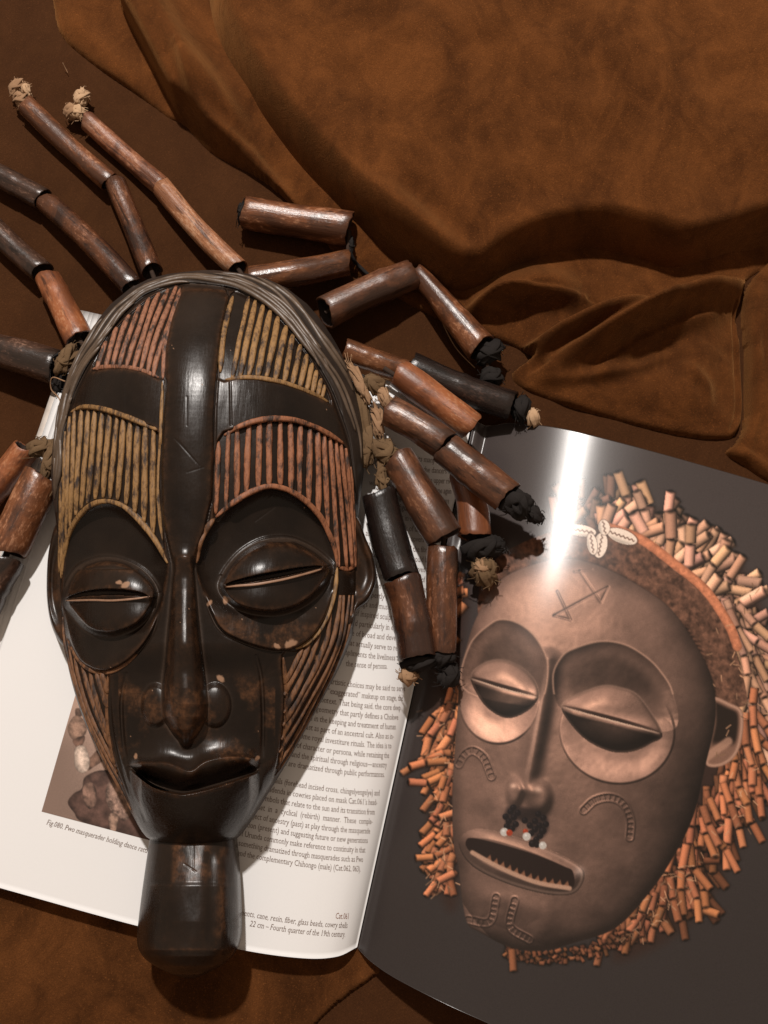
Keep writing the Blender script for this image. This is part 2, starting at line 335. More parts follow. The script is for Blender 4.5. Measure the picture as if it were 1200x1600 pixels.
def throw_h(X, Y):
    d1 = -sd(X, Y, T1, 120); d2 = -sd(X, Y, T2, 120); d3 = -sd(X, Y, T3, 120)
    rim = lambda d, h: 0.55*h*(1-np.exp(-np.clip(d, 0, None)/3))+0.6*h*ss(0, 60, d)
    F1 = smooth([(178, -120), (185, -30), (196, 25), (240, 112), (268, 165), (288, 198)], 6)
    Dl, Tl, Sl = dl(X, Y, F1, 300)
    h1 = rim(d1, 0.005)+0.030*np.where(Sl < 0, 1-np.exp(-Dl/4), 0)*np.exp(-Dl/90)*ss(0, 20, d1)*(1-0.75*ss(150, 260, Y))
    h1 += fold(X, Y, [(105, -40), (120, 40), (190, 110), (250, 165)], 0.004, 20, 20)+fold(X, Y, [(225, -60), (262, 60), (330, 165), (400, 245)], 0.012, 20, 22)+fold(X, Y, [(296, 130), (325, 205), (395, 262), (470, 335)], 0.010, 12, 9)
    h1 += 0.0012*vnoise(X, Y, 40, 21)
    h2 = rim(d2, 0.006)
    h2 += fold(X, Y, [(1160, 452), (1110, 466), (1050, 485), (975, 520), (905, 556), (858, 576)], 0.030, 24, 9)
    h2 += fold(X, Y, [(1010, 482), (950, 500), (880, 530), (815, 556)], 0.027, 22, 8)
    h2 += fold(X, Y, [(905, 470), (860, 455), (800, 462), (730, 490)], 0.011, 16, 24)
    h2 += fold(X, Y, [(860, 590), (960, 615), (1090, 600)], 0.004, 34, 34)+fold(X, Y, [(1100, 540), (1070, 600), (1045, 660)], 0.004, 26, 26)
    h2 += fold(X, Y, [(905, 478), (850, 474), (780, 476), (720, 500)], 0.014, 14, 7)+fold(X, Y, [(1120, 500), (1060, 520), (990, 552), (930, 590)], 0.007, 14, 7)+fold(X, Y, [(840, 598), (900, 600), (985, 585), (1060, 555)], 0.004, 10, 8)+fold(X, Y, [(1050, 575), (1095, 610), (1100, 655)], 0.003, 10, 10)
    seam, _, _ = dl(X, Y, smooth([(1143, 480), (1147, 560), (1150, 640), (1140, 672)], 5)); h2 -= 0.0022*np.exp(-(seam/2.8)**2)
    h2 += fold(X, Y, [(1150, 480), (1154, 560), (1156, 640), (1147, 674)], 0.0022, 5, 5, False)
    h2 += 0.0014*vnoise(X, Y, 45, 22)+0.0006*vnoise(X, Y, 18, 23)
    h3 = rim(d3, 0.006)+fold(X, Y, [(1185, 440), (1172, 540), (1176, 640), (1160, 710)], 0.008, 12, 14)+fold(X, Y, [(1215, 450), (1200, 560), (1205, 700)], 0.009, 14, 18)+0.001*vnoise(X, Y, 30, 24)
    h3 += fold(X, Y, [(1140, 706), (1175, 722), (1210, 748)], 0.003, 8, 8)
    return np.maximum.reduce([np.where(d1 > 0, h1, -0.002), np.where(d2 > 0, h2, -0.002), np.where(d3 > 0, h3, -0.002)])-0.0012
tag(heightsheet('velvet_throw', 40, 1400, -260, 800, 2.6, throw_h, M_VELVET), 'creased brown velvet throw bunched under the cushion, with hemmed corner', 'throw')
T4 = smooth([(-260, 1200), (100, 1240), (400, 1330), (560, 1440), (592, 1508), (578, 1530), (545, 1553), (490, 1603), (430, 1700), (380, 1800), (-260, 1800)], 6, True)
def cloth_h(X, Y):
    d = -sd(X, Y, T4, 160)
    h = 0.0022*(1-np.exp(-np.clip(d, 0, None)/4))+0.0011*vnoise(X, Y, 80, 31)*ss(0, 40, d)+fold(X, Y, [(585, 1516), (545, 1547), (490, 1597), (440, 1680)], 0.0016, 7, 7, False)
    return np.where(d > 0, h, -0.002)-0.0008
tag(heightsheet('velvet_cloth', -250, 600, 1210, 1780, 5, cloth_h, M_VELVET2), 'flat brown velvet cloth with a folded edge below the white page', 'cloth')
# ------------------------------------------------------------------ the open book
def gut(y): return 558+(1480-np.asarray(y, float))*0.2230
_lq = smooth([(-5, 2.0), (0, 3.0), (8, 7.0), (20, 10.5), (40, 13.8), (70, 16.0), (110, 17.0), (170, 16.4), (260, 14.5), (400, 12.0), (800, 10.5)], 40)
def zl(x, y):
    return np.interp(gut(y)-x, _lq[:, 0], _lq[:, 1])*1e-3
_dd = np.linspace(0, 500, 501); _sl = smooth([(0, 0), (60, 38), (110, 74), (160, 97), (210, 96), (330, 45), (500, 0)], 30); _dz = np.cumsum(np.interp(_dd, _sl[:, 0], _sl[:, 1])*1e-3)*S
_qq = np.linspace(0, 900, 1801); _sq = smooth([(0, 0.95), (20, 0.55), (60, 0.44), (98, 0.385), (150, 0.25), (204, 0.115), (260, 0.06), (340, 0.0), (500, -0.03), (900, -0.04)], 30); _qz = 0.003+np.cumsum(np.interp(_qq, _sq[:, 0], _sq[:, 1]))*0.5*S
def zr(x, y):
    q = np.clip(np.asarray(x, float)-gut(y), 0, None); d = np.clip(1030-np.asarray(y, float), 0, None)
    return np.interp(q, _qq, _qz)-np.interp(d, _dd, _dz)*ss(0, 24, q)
book = empty('open_book', tuple(P(600, 1000, 0.0)))
tag(book, 'open art book with white text page and dark glossy page showing a printed mask', 'book')
LT = smooth([(124, 484), (350, 535), (580, 588), (690, 622), (739, 652)], 12); LB = smooth([(-168, 1340), (20, 1393), (212, 1446), (372, 1483), (470, 1497), (525, 1495), (558, 1480)], 12)
RT = smooth([(741, 655), (757, 665), (775, 664), (800, 661), (870, 668), (940, 684), (1080, 722), (1260, 775), (1440, 835)], 12); RB = smooth([(559, 1482), (580, 1503), (620, 1530), (700, 1571), (760, 1598), (850, 1640), (1150, 1760), (1440, 1880)], 12)
def page_grid(Tc, Bc, nr, nc, zf, a0=0.0, dense=None):
    a = np.linspace(a0, 1, nc) if dense is None else dense
    def par(c):
        x = (c[:, 0]-c[0, 0])/(c[-1, 0]-c[0, 0]); return np.interp(a, x, c[:, 0]), np.interp(a, x, c[:, 1])
    tx, ty = par(Tc); bx, by = par(Bc); v = np.linspace(0, 1, nr)[:, None]
    X = tx*(1-v)+bx*v; Y = ty*(1-v)+by*v
    return X, Y, P(X, Y, zf(X, Y))
def slab(name, X, Y, V, bottom, mat, parent, attrs=None, normals=None):
    """grid surface with a skirt: bottom = z of the lower rim (number or function of the rim's z)"""
    nr, nc = X.shape; F = quads(nr, nc); b = border(nr, nc); Vf = V.reshape(-1, 3); low = Vf[b].copy()
    low[:, 2] = bottom(low[:, 2]) if callable(bottom) else bottom
    n0 = len(Vf); k = np.arange(len(b)); k2 = (k+1) % len(b)
    Fs = np.stack([b[k], n0+k, n0+k2, b[k2]], -1)[:, ::-1]
    at = {}
    for nm, a in (attrs or {}).items(): at[nm] = np.concatenate([a, a[b]], 0)
    return mesh(name, np.vstack([Vf, low]), np.vstack([F, Fs]), mat, parent, attrs=at)
t = NT('page_edges'); st = t.noise(t.coords((1, 1, 40)), 150, 2); M_EDGE = t.out(t.mix(st, (0.72, 0.66, 0.60), (0.45, 0.38, 0.33)), 0.7, t.bump(st, 0.5, 0.0005))
X, Y, V = page_grid(LT, LB, 60, 80, lambda x, y: zl(x, y)-0.0016, 0.0); slab('page_block', X, Y, V, 0.0006, M_EDGE, book)
X, Y, V = page_grid(RT, RB, 60, 80, lambda x, y: zr(x, y)-0.0012, 0.0); slab('page_block', X, Y, V, lambda z: np.minimum(0.0006, z-0.0004), M_EDGE, book)
for a0, dz in ((0.012, -0.00135), (0.026, -0.00105), (0.036, -0.0008), (0.050, -0.00055), (0.061, -0.0003)):
    X, Y, V = page_grid(LT, LB, 50, 80, lambda x, y: zl(x, y)+dz, a0); slab('page', X, Y, V, lambda z: z-0.00018, M_PAPER, book)
X, Y, V = page_grid(LT, LB, 90, 160, zl, 0.074)
lp = slab('page', X, Y, V, lambda z: z-0.0002, M_PAPER, book); lp['label'] = 'white left page printed with brown text'

# --- print on the right page: a small painter on a raster, later sampled by the page's vertices
PX0, PY0 = 540, 640; RW, RH = 740, 1000
xx, yy = np.meshgrid(np.arange(RW)+PX0+0.5, np.arange(RH)+PY0+0.5)
IMG = np.empty((RH, RW, 3)); IMG[:] = np.array([66, 58, 56])/255
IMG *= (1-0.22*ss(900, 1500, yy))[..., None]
def put(mask, col): IMG[:] = IMG*(1-mask[..., None])+np.asarray(col)*mask[..., None]
def rgb(*c): return np.array(c)/255.0
prr = np.random.default_rng(5)
def capsule(x, y, ang, ln, r, base):
    R = ln/2+r+3; i0, i1 = int(max(y-R-PY0, 0)), int(min(y+R-PY0, RH)); j0, j1 = int(max(x-R-PX0, 0)), int(min(x+R-PX0, RW))
    if i1 <= i0 or j1 <= j0: return
    gx = xx[i0:i1, j0:j1]-x; gy = yy[i0:i1, j0:j1]-y; c, s = math.cos(ang), math.sin(ang)
    u = gx*c+gy*s; v = -gx*s+gy*c; m = ((np.abs(u) < ln/2) & (np.abs(v) < r)).astype(float)
    nz = np.sqrt(np.clip(1-(v/r)**2, 0, 1)); ny = (v/r)*c; nx = -(v/r)*s
    sh = np.clip(0.25+0.85*np.clip(-0.35*nx-0.55*ny+0.75*nz, 0, 1), 0, 1.2)
    e = np.clip((np.abs(u)-ln/2+2.5)/2.5, 0, 1); sh = sh*(1-0.35*e); sub = IMG[i0:i1, j0:j1]
    dk = np.exp(-(np.clip(np.hypot(np.clip(np.abs(u)-ln/2, 0, None), np.clip(np.abs(v)-r, 0, None)), 0, None)/2.5)**2)*0.18*(1-m)
    sub *= (1-dk)[..., None]; sub[:] = sub*(1-m[..., None])+(base*sh[..., None])*m[..., None]
    # the dark hole of the cut end
    hx, hy = x+c*ln/2, y+s*ln/2; h = np.clip(1.3-np.hypot(((xx[i0:i1, j0:j1]-hx)*c+(yy[i0:i1, j0:j1]-hy)*s)/(0.45*r), (-(xx[i0:i1, j0:j1]-hx)*s+(yy[i0:i1, j0:j1]-hy)*c)/(0.75*r)), 0, 1)
    sub[:] = sub*(1-0.6*h[..., None])
def scatter(line, n, spread, ang, angs, ln, r, c0):
    line = resample(smooth(line, 6), 200)
    for k in range(n):
        i = prr.integers(0, 200); t_ = line[min(i+1, 199)]-line[max(i-1, 0)]; nn = np.array([t_[1], -t_[0]])/np.hypot(*t_); o = prr.uniform(-1, 1)*spread
        x, y = line[i]+nn*o; a = (ang(x, y) if callable(ang) else ang)+prr.normal(0, angs)
        capsule(x, y, a, ln*prr.uniform(0.7, 1.25), r*prr.uniform(0.8, 1.15), c0*prr.uniform(0.72, 1.1)*np.array([1, prr.uniform(0.96, 1.03), prr.uniform(0.93, 1.04)]))
cTop = rgb(252, 190, 156); cLow = rgb(214, 134, 94)
def soft(mask_poly, w=18): return ss(w, -w, sd(xx, yy, mask_poly, 60))
dark_hair = lambda p: put(soft(smooth(p, 6, True), 14)*0.75, rgb(52, 33, 26))
dark_hair([(900, 800), (1000, 790), (1120, 850), (1190, 950), (1200, 1150), (1160, 1300), (1080, 1440), (960, 1500), (1000, 1380), (1090, 1200), (1140, 1050), (1060, 900)])
dark_hair([(690, 930), (730, 920), (720, 1020), (712, 1200), (715, 1400), (690, 1400), (668, 1240), (672, 1100)])
away = lambda x, y: math.atan2(y-1130, x-915)
def tress(x, y, ang, n, ln, r, c0):
    a_ = ang
    for k in range(n):
        l_ = ln*prr.uniform(0.75, 1.2); capsule(x+math.cos(a_)*l_/2, y+math.sin(a_)*l_/2, a_, l_, r*prr.uniform(0.85, 1.12), c0*prr.uniform(0.78, 1.12)*np.array([1, prr.uniform(0.96, 1.03), prr.uniform(0.93, 1.04)]))
        x += math.cos(a_)*(l_+2); y += math.sin(a_)*(l_+2); a_ += prr.normal(0, 0.28)
def tresses(line, m, spread, ang, angs, n, ln, r, c0):
    line = resample(smooth(line, 6), 200)
    for k in range(m):
        p_ = line[prr.integers(0, 200)]+prr.normal(0, spread, 2); tress(p_[0], p_[1], (ang(*p_) if callable(ang) else ang)+prr.normal(0, angs), prr.integers(max(1, n-1), n+2), ln, r, c0)
RO = [(870, 818), (930, 814), (1000, 835), (1060, 880), (1110, 930), (1140, 980)]
tresses(RO, 60, 6, away, 0.55, 1, 34, 7.5, cTop*0.62); tresses([(1140, 960), (1155, 1030), (1160, 1100)], 40, 8, lambda x, y: 0.9, 0.4, 2, 34, 7, cTop*0.6)
tresses([(1150, 1180), (1110, 1250), (1080, 1310), (1040, 1370)], 50, 8, lambda x, y: 1.3, 0.35, 2, 32, 6.5, cLow*0.6)
tresses(RO[1:], 80, 7, away, 0.6, 1, 38, 8.8, cTop); tresses([(1135, 930), (1160, 990), (1168, 1080)], 50, 9, lambda x, y: 1.15, 0.35, 3, 36, 7, cTop*0.98)
tresses([(1165, 1090), (1150, 1170), (1135, 1230)], 22, 11, lambda x, y: 1.4, 0.25, 3, 34, 6.6, cLow*1.08)
tresses([(1110, 1215), (1090, 1280), (1055, 1345), (1015, 1400)], 30, 9, lambda x, y: 1.42, 0.25, 2, 34, 6.6, cLow*1.02)
tresses([(1050, 1360), (1000, 1415), (955, 1455)], 30, 7, lambda x, y: 1.65, 0.3, 1, 30, 6.0, cLow*0.85)
tresses([(728, 905), (712, 950), (708, 1000)], 20, 7, lambda x, y: 2.6, 0.5, 1, 28, 7, cLow*1.05)
tresses([(716, 1070), (708, 1110), (703, 1150)], 34, 5, lambda x, y: 1.85, 0.22, 2, 32, 6.6, cLow*1.08); tresses([(702, 1180), (700, 1260), (706, 1330), (710, 1380)], 60, 5, lambda x, y: 2.35, 0.5, 1, 27, 6.2, cLow)
scatter([(790, 1485), (850, 1496), (930, 1484), (980, 1462)], 130, 10, lambda x, y: 1.5, 0.9, 10, 3.4, cLow*0.7)
tress(800, 1482, 1.5, 1, 38, 6, cLow*0.9)
# headband
BO = [(752, 905), (768, 880), (799, 857), (841, 838), (892, 824), (939, 829), (995, 847), (1046, 885), (1097, 927), (1130, 973), (1153, 1029), (1166, 1100)]
BI = [(1121, 1095), (1111, 1057), (1083, 1001), (1046, 950), (995, 913), (939, 885), (892, 873), (840, 880), (780, 908), (748, 960)]
band = smooth(BO+BI, 6, True); mB = ss(1, -1, sd(xx, yy, band))
tex = 0.5+0.34*fbm(xx, yy, 7, 41, 4)
put(mB, rgb(104, 72, 57)); IMG[:] *= (1-mB[..., None])+mB[..., None]*(0.55+0.75*np.clip(tex, 0, 1))[..., None]
Dc, Tc_, _ = dl(xx, yy, smooth([(1115, 1095), (1090, 1010), (1046, 958), (995, 921), (939, 892), (892, 880)], 8)); braid = np.exp(-(Dc/5)**2)*(0.5+0.5*np.sin(Tc_*260+Dc*0.6)); IMG[:] *= (1-0.5*braid*mB)[..., None]
roll = smooth([(945, 822), (1000, 842), (1052, 880), (1102, 922), (1138, 975), (1152, 1010)], 8); Dr, Tr, Sr = dl(xx, yy, roll)
mR = ss(8.5, 6.5, Dr); IMG[:] = IMG*(1-mR[..., None])+mR[..., None]*(rgb(196, 122, 88)*(0.5+0.55*np.sqrt(np.clip(1-(Dr/8.5)**2, 0, 1))+0.12*vnoise(xx, yy, 4, 43))[..., None])
Dg, _, _ = dl(xx, yy, smooth([(1118, 1095), (1108, 1057), (1081, 1003), (1044, 953), (994, 916), (939, 888), (892, 876), (840, 883), (782, 911)], 8)); IMG[:] *= (1-0.6*np.exp(-(Dg/3.5)**2))[..., None]
# ear
ear = smooth([(1112, 1090), (1140, 1098), (1160, 1112), (1160, 1150), (1150, 1180), (1128, 1197), (1104, 1196), (1102, 1170), (1110, 1130)], 6, True)
dE = -sd(xx, yy, ear); mE = ss(-1, 1, dE); put(mE, rgb(128, 94, 78)); IMG[:] *= (1-mE*0.72*ss(5, 12, dE)*(1-ss(1155, 1170, yy)))[..., None]; put(mE*np.exp(-((dE-3)/2.2)**2)*0.8, rgb(190, 148, 126))
De, _, _ = dl(xx, yy, smooth([(1100, 1186), (1122, 1170), (1138, 1158)], 5)); put(ss(9, 4, De)*mE*0.8, rgb(176, 134, 112))
# face: a relief that is shaded like the studio picture
FO = smooth([(745, 964), (780, 908), (840, 880), (892, 873), (939, 885), (995, 913), (1046, 950), (1083, 1001), (1111, 1057), (1118, 1120), (1102, 1197), (1083, 1276), (1051, 1341), (1013, 1397), (962, 1450), (901, 1472), (841, 1486), (794, 1479), (752, 1458), (731, 1444), (722, 1407), (717, 1360), (708, 1313), (707, 1234), (711, 1164), (715, 1108), (718, 1062), (729, 1011)], 6, True)
dF = -sd(xx, yy, FO, 200); mF = ss(-1, 1, dF)
r2 = np.clip(((xx-890)/235)**2+((yy-1150)/370)**2, 0, 1); HF = 150*np.sqrt(1-r2*0.92)+16*np.sqrt(np.clip(1-(1-np.clip(dF/60, 0, 1))**2, 0, 1))
HF += fold(xx, yy, [(856, 1030), (848, 1090), (836, 1160), (822, 1232)], 20, 13, 13, False)
BAG1 = [( 780+64*math.cos(t_)*math.cos(0.1)-70*math.sin(t_)*math.sin(0.1), 1094+64*math.cos(t_)*math.sin(0.1)+70*math.sin(t_)*math.cos(0.1)) for t_ in np.linspace(0, 6.2832, 24, endpoint=False)]
BAG2 = [( 964+92*math.cos(t_)*math.cos(0.22)-84*math.sin(t_)*math.sin(0.22), 1142+92*math.cos(t_)*math.sin(0.22)+84*math.sin(t_)*math.cos(0.22)) for t_ in np.linspace(0, 6.2832, 24, endpoint=False)]
def eyep(socket, lid, slit, bag, cent):
    global HF
    ds = -sd(xx, yy, smooth(socket, 6, True)); HF = HF-13*(1-np.exp(-np.clip(ds, 0, None)/12))*(1-ss(cent+5, cent+50, yy))
    db = -sd(xx, yy, smooth(bag, 6, True)); HF = HF+(4*ss(0, 4, db)-9*ss(0, 40, db))*ss(cent-20, cent+15, yy)
    dd = -sd(xx, yy, smooth(lid, 6, True)); q = np.clip(dd/34, 0, 1); HF = HF+38*np.sqrt(np.clip(1-(1-q)**2, 0, 1))
    Ds, Ts, Sx = dl(xx, yy, smooth(slit, 6)); k = np.sin(np.pi*Ts)**0.4
    return ds, Ds, k, Sx, dd
e1 = eyep([(724, 1075), (733, 1010), (766, 975), (789, 968), (817, 978), (841, 1002), (856, 1040), (845, 1095), (800, 1100)],
          [(736, 1057), (757, 1036), (785, 1031), (813, 1042), (834, 1062), (841, 1088), (827, 1108), (799, 1121), (775, 1115), (752, 1094)], [(735, 1059), (785, 1075), (841, 1089)],
          BAG1, 1075)
e2 = eyep([(864, 1060), (878, 1026), (901, 1012), (939, 1002), (976, 1007), (1009, 1026), (1032, 1049), (1051, 1083), (1053, 1140), (960, 1130), (880, 1110)],
          [(878, 1103), (901, 1086), (939, 1072), (967, 1074), (999, 1089), (1034, 1145), (1018, 1160), (990, 1173), (957, 1174), (920, 1158), (892, 1131)], [(877, 1103), (930, 1118), (1032, 1145)],
          BAG2, 1115)
HF += 16*np.exp(-(((xx-804)/12)**2+((yy-1238)/21)**2)**2)+19*np.exp(-(((xx-843)/18)**2+((yy-1246)/24)**2)**2)
lips = smooth([(717, 1318), (733, 1299), (766, 1298), (827, 1316), (883, 1340), (911, 1360), (907, 1385), (887, 1398), (841, 1394), (780, 1375), (735, 1350)], 6, True)
inn = smooth([(727, 1314), (745, 1309), (827, 1331), (880, 1352), (896, 1362), (893, 1388), (836, 1378), (780, 1356), (735, 1332)], 6, True)
dL = -sd(xx, yy, lips); dI = -sd(xx, yy, inn); HF += 16*np.sqrt(np.clip(dL/13, 0, 1))
for chn in ([(735, 1400), (790, 1410), (780, 1450)], [(800, 1410), (850, 1430), (840, 1475)]): HF += fold(xx, yy, chn, 5, 18, 18)
def chain(line, w=6):
    global HF
    D_, T_, _ = dl(xx, yy, smooth(line, 6)); ln = np.linalg.norm(np.diff(np.array(line, float), axis=0), axis=1).sum()
    HF = HF+1.8*np.exp(-((D_-w)/1.3)**2)-1.8*ss(w-1, w-2.5, D_)*(np.sin(T_*ln/8*2*np.pi) > -0.2)
for c_ in ([(717, 1194), (726, 1179), (740, 1173), (757, 1186), (768, 1213)], [(912, 1266), (929, 1251), (953, 1246), (974, 1256), (985, 1282), (984, 1308)], [(731, 1437), (765, 1440), (775, 1402)], [(804, 1407), (797, 1447), (827, 1468)]): chain(c_)
for c_ in ([(866, 962), (950, 917)], [(906, 892), (939, 941), (950, 918)], [(871, 924), (892, 969), (866, 962)], [(898, 893), (925, 890)]):
    D_, _, _ = dl(xx, yy, np.array(c_, float)); HF -= 1.5*np.exp(-(D_/1.8)**2)
HF += 0.15*vnoise(xx, yy, 7, 44)+0.8*vnoise(xx, yy, 40, 45)
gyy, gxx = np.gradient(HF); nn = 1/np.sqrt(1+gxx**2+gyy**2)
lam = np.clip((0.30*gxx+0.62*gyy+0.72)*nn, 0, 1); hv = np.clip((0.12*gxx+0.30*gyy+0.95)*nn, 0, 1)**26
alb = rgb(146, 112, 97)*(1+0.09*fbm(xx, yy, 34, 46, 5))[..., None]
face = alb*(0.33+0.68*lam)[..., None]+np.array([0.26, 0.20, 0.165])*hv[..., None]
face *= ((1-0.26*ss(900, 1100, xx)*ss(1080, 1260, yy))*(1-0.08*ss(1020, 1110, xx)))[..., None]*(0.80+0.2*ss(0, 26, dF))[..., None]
for bg, cy_ in ((BAG1, 1085), (BAG2, 1135)):
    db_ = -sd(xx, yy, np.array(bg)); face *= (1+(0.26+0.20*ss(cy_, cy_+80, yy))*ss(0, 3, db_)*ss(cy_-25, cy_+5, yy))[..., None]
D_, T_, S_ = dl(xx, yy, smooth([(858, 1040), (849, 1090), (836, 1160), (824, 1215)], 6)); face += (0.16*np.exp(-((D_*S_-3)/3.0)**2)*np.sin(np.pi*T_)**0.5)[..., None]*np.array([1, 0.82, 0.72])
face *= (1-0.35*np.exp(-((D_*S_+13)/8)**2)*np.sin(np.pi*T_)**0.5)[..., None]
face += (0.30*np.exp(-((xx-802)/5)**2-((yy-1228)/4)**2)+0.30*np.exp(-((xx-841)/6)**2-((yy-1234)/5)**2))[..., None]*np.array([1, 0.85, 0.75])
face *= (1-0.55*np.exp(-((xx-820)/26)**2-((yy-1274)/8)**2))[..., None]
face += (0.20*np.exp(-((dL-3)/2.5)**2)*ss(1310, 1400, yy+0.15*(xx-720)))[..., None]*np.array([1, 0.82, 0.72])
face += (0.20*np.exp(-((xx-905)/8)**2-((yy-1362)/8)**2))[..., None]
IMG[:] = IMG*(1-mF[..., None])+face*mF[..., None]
for ds, Ds, k, Sx, dd in (e1, e2):
    put(ss(7.0, 4.5, Ds/np.maximum(k, 0.1))*k*(Sx < 0)*0.9, rgb(38, 26, 22)); put(ss(2.2, 0.8, np.abs(Ds-1.0))*k*(Sx > 0), rgb(206, 172, 150))
    IMG[:] *= (1-0.62*ss(3, 9, Ds)*(Sx > 0)*ss(0, 4, dd))[..., None]*np.ones(3)
    put(np.exp(-(ds/1.6)**2)*(0.7*(yy < 1085)), rgb(188, 146, 124)); IMG[:] *= (1-(0.16+0.28*ss(12, 34, ds))*ss(0, 3, ds)*ss(2, -1, dd)*(1-ss(1060, 1120, yy)))[..., None]; IMG[:] *= (1+0.22*ss(0, 6, dd)*(Sx < 0)*ss(3, 8, Ds))[..., None]
    put(np.exp(-(np.clip(dd, -9, 9)/1.5)**2)*0.4*(Sx < 0)*(np.abs(dd) < 5), rgb(190, 150, 130))
put(ss(0, 2, dI), rgb(34, 23, 20))
tl = resample(smooth([(738, 1332), (780, 1355), (836, 1378), (890, 1388)], 6), 15)
for k in range(2, 14):
    a, b = tl[k], tl[k+1]; tip = (a+b)/2+np.array([3, -11.0]); put(ss(1, -1, sd(xx, yy, [a, b, tip], 20)), rgb(128, 86, 64))
Dt, _, _ = dl(xx, yy, tl); put(ss(5, 2, Dt)*ss(-3, 1, dL), rgb(176, 138, 116))
put(ss(4, -4, sd(xx, yy, smooth([(792, 1262), (822, 1262), (852, 1272), (856, 1298), (838, 1312), (826, 1290), (808, 1280), (806, 1296), (792, 1294)], 5, True)))*0.8, rgb(36, 27, 26))
for bx, by, r_, c_ in [(798, 1268, 5, 0), (803, 1277, 5, 0), (795, 1283, 5, 0), (806, 1288, 5, 0), (800, 1295, 5, 0), (836, 1283, 5, 0), (843, 1290, 5, 0), (848, 1298, 6, 0), (828, 1290, 5, 0), (802, 1262, 5, 0), (809, 1270, 5, 0), (790, 1276, 5, 0), (792, 1291, 5, 0), (841, 1272, 5, 0), (849, 1278, 5, 0), (836, 1296, 5, 0), (853, 1288, 5, 0), (844, 1306, 5, 0), (820, 1282, 5, 0), (830, 1302, 5, 0), (839, 1320, 5, 0), (832, 1318, 6, 0), (838, 1312, 5, 0), (788, 1300, 6.5, 1), (796, 1301, 5, 2), (821, 1299, 4, 2), (823, 1307, 6.5, 1), (848, 1321, 6, 1)]:
    d_ = np.hypot(xx-bx, yy-by); cc = (rgb(30, 24, 26), rgb(235, 225, 215), rgb(190, 70, 40))[c_]; put(ss(r_+0.6, r_-0.6, d_), cc*0.8); put(ss(r_*0.5, 0, np.hypot(xx-bx+1.5, yy-by+2))*0.5, np.minimum(cc*1.3+0.12, 1))
for bx, by, an, la, lb in [(908, 829, 0.15, 24, 9), (938, 852, 1.75, 20, 11), (925, 850, 1.4, 17, 8), (972, 838, 0.35, 25, 11), (944, 824, 1.4, 12, 9)]:
    u = (xx-bx)*math.cos(an)+(yy-by)*math.sin(an); v = -(xx-bx)*math.sin(an)+(yy-by)*math.cos(an); q = (u/la)**2+(v/lb)**2
    put(ss(1.35, 1.0, q)*0.6, rgb(60, 40, 32)); put(ss(1.05, 0.9, q), rgb(236, 214, 196)); IMG[:] *= (1-0.25*ss(1, 0.7, q)*ss(0.2, 0.9, v/lb))[..., None]*np.ones(3)
    put(ss(1.8, 0.6, np.abs(v+1.2*np.sin(u*0.9)))*ss(0.8, 0.6, q)*0.85, rgb(92, 62, 48))
for k in range(170):
    t0 = prr.uniform(0, 1); px_, py_ = [(1160+prr.normal(0, 22), 900+t0*420), (1090-t0*110+prr.normal(0, 18), 1330+t0*140), (690+prr.normal(0, 10), 1090+t0*310)][k % 3]
    an_ = prr.uniform(0, 3.14); D_, _, _ = dl(xx, yy, np.array([(px_, py_), (px_+9*math.cos(an_), py_+9*math.sin(an_))]), 12); put(ss(1.3, 0.5, D_)*0.8*(mF < 0.5), rgb(225, 170, 130)*prr.uniform(0.5, 1.0))
IMG = np.clip(IMG, 0, 1)
def srgb2lin(c): return np.where(c <= 0.04045, c/12.92, ((c+0.055)/1.055)**2.4)
def sample(img, x, y):
    h, w, _ = img.shape; x = np.clip(x, 0, w-1.001); y = np.clip(y, 0, h-1.001); i = x.astype(int); j = y.astype(int); fx = (x-i)[..., None]; fy = (y-j)[..., None]
    return (img[j, i]*(1-fx)+img[j, i+1]*fx)*(1-fy)+(img[j+1, i]*(1-fx)+img[j+1, i+1]*fx)*fy
X, Y, V = page_grid(RT, RB, 740, 620, zr, dense=np.r_[np.linspace(0, 0.72, 570), np.linspace(0.72, 1, 51)[1:]])
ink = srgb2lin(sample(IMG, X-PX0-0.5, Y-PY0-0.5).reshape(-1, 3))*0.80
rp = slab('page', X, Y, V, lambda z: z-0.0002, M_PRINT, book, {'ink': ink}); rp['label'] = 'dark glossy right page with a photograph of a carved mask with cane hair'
# --- small picture on the left page
qc = np.array([(150, 975), (300, 1018), (268, 1322), (65, 1268)], float)
nu, nv = 170, 230; a, b = np.meshgrid(np.linspace(0, 1, nu), np.linspace(0, 1, nv))
X = (1-b)*((1-a)*qc[0, 0]+a*qc[1, 0])+b*((1-a)*qc[3, 0]+a*qc[2, 0]); Y = (1-b)*((1-a)*qc[0, 1]+a*qc[1, 1])+b*((1-a)*qc[3, 1]+a*qc[2, 1])
xx, yy = X, Y; I2 = np.empty(X.shape+(3,)); I2[:] = rgb(170, 140, 124); I2 *= (0.80+0.45*ss(1180, 1100, Y)*0.5+0.35*ss(90, 200, X)*ss(1260, 1180, Y))[..., None]
IMG = I2
def blobp(poly, col, nz=0.25, sc=6, seed=50):
    d_ = -sd(X, Y, smooth(poly, 5, True)); m_ = ss(-1, 1, d_); sh = 0.6+0.5*np.sqrt(np.clip(d_/10, 0, 1))+nz*fbm(X, Y, sc*1.6, seed, 3); IMG[:] = IMG*(1-m_[..., None])+m_[..., None]*(col*sh[..., None])
blobp([(118, 1108), (126, 1108), (128, 1118), (119, 1120)], rgb(110, 85, 72))
blobp([(108, 1130), (118, 1118), (130, 1124), (136, 1136), (131, 1150), (115, 1156), (106, 1142)], rgb(150, 118, 100), 0.15, 3)
blobp([(114, 1156), (132, 1150), (130, 1162), (124, 1168), (118, 1166)], rgb(120, 90, 76))
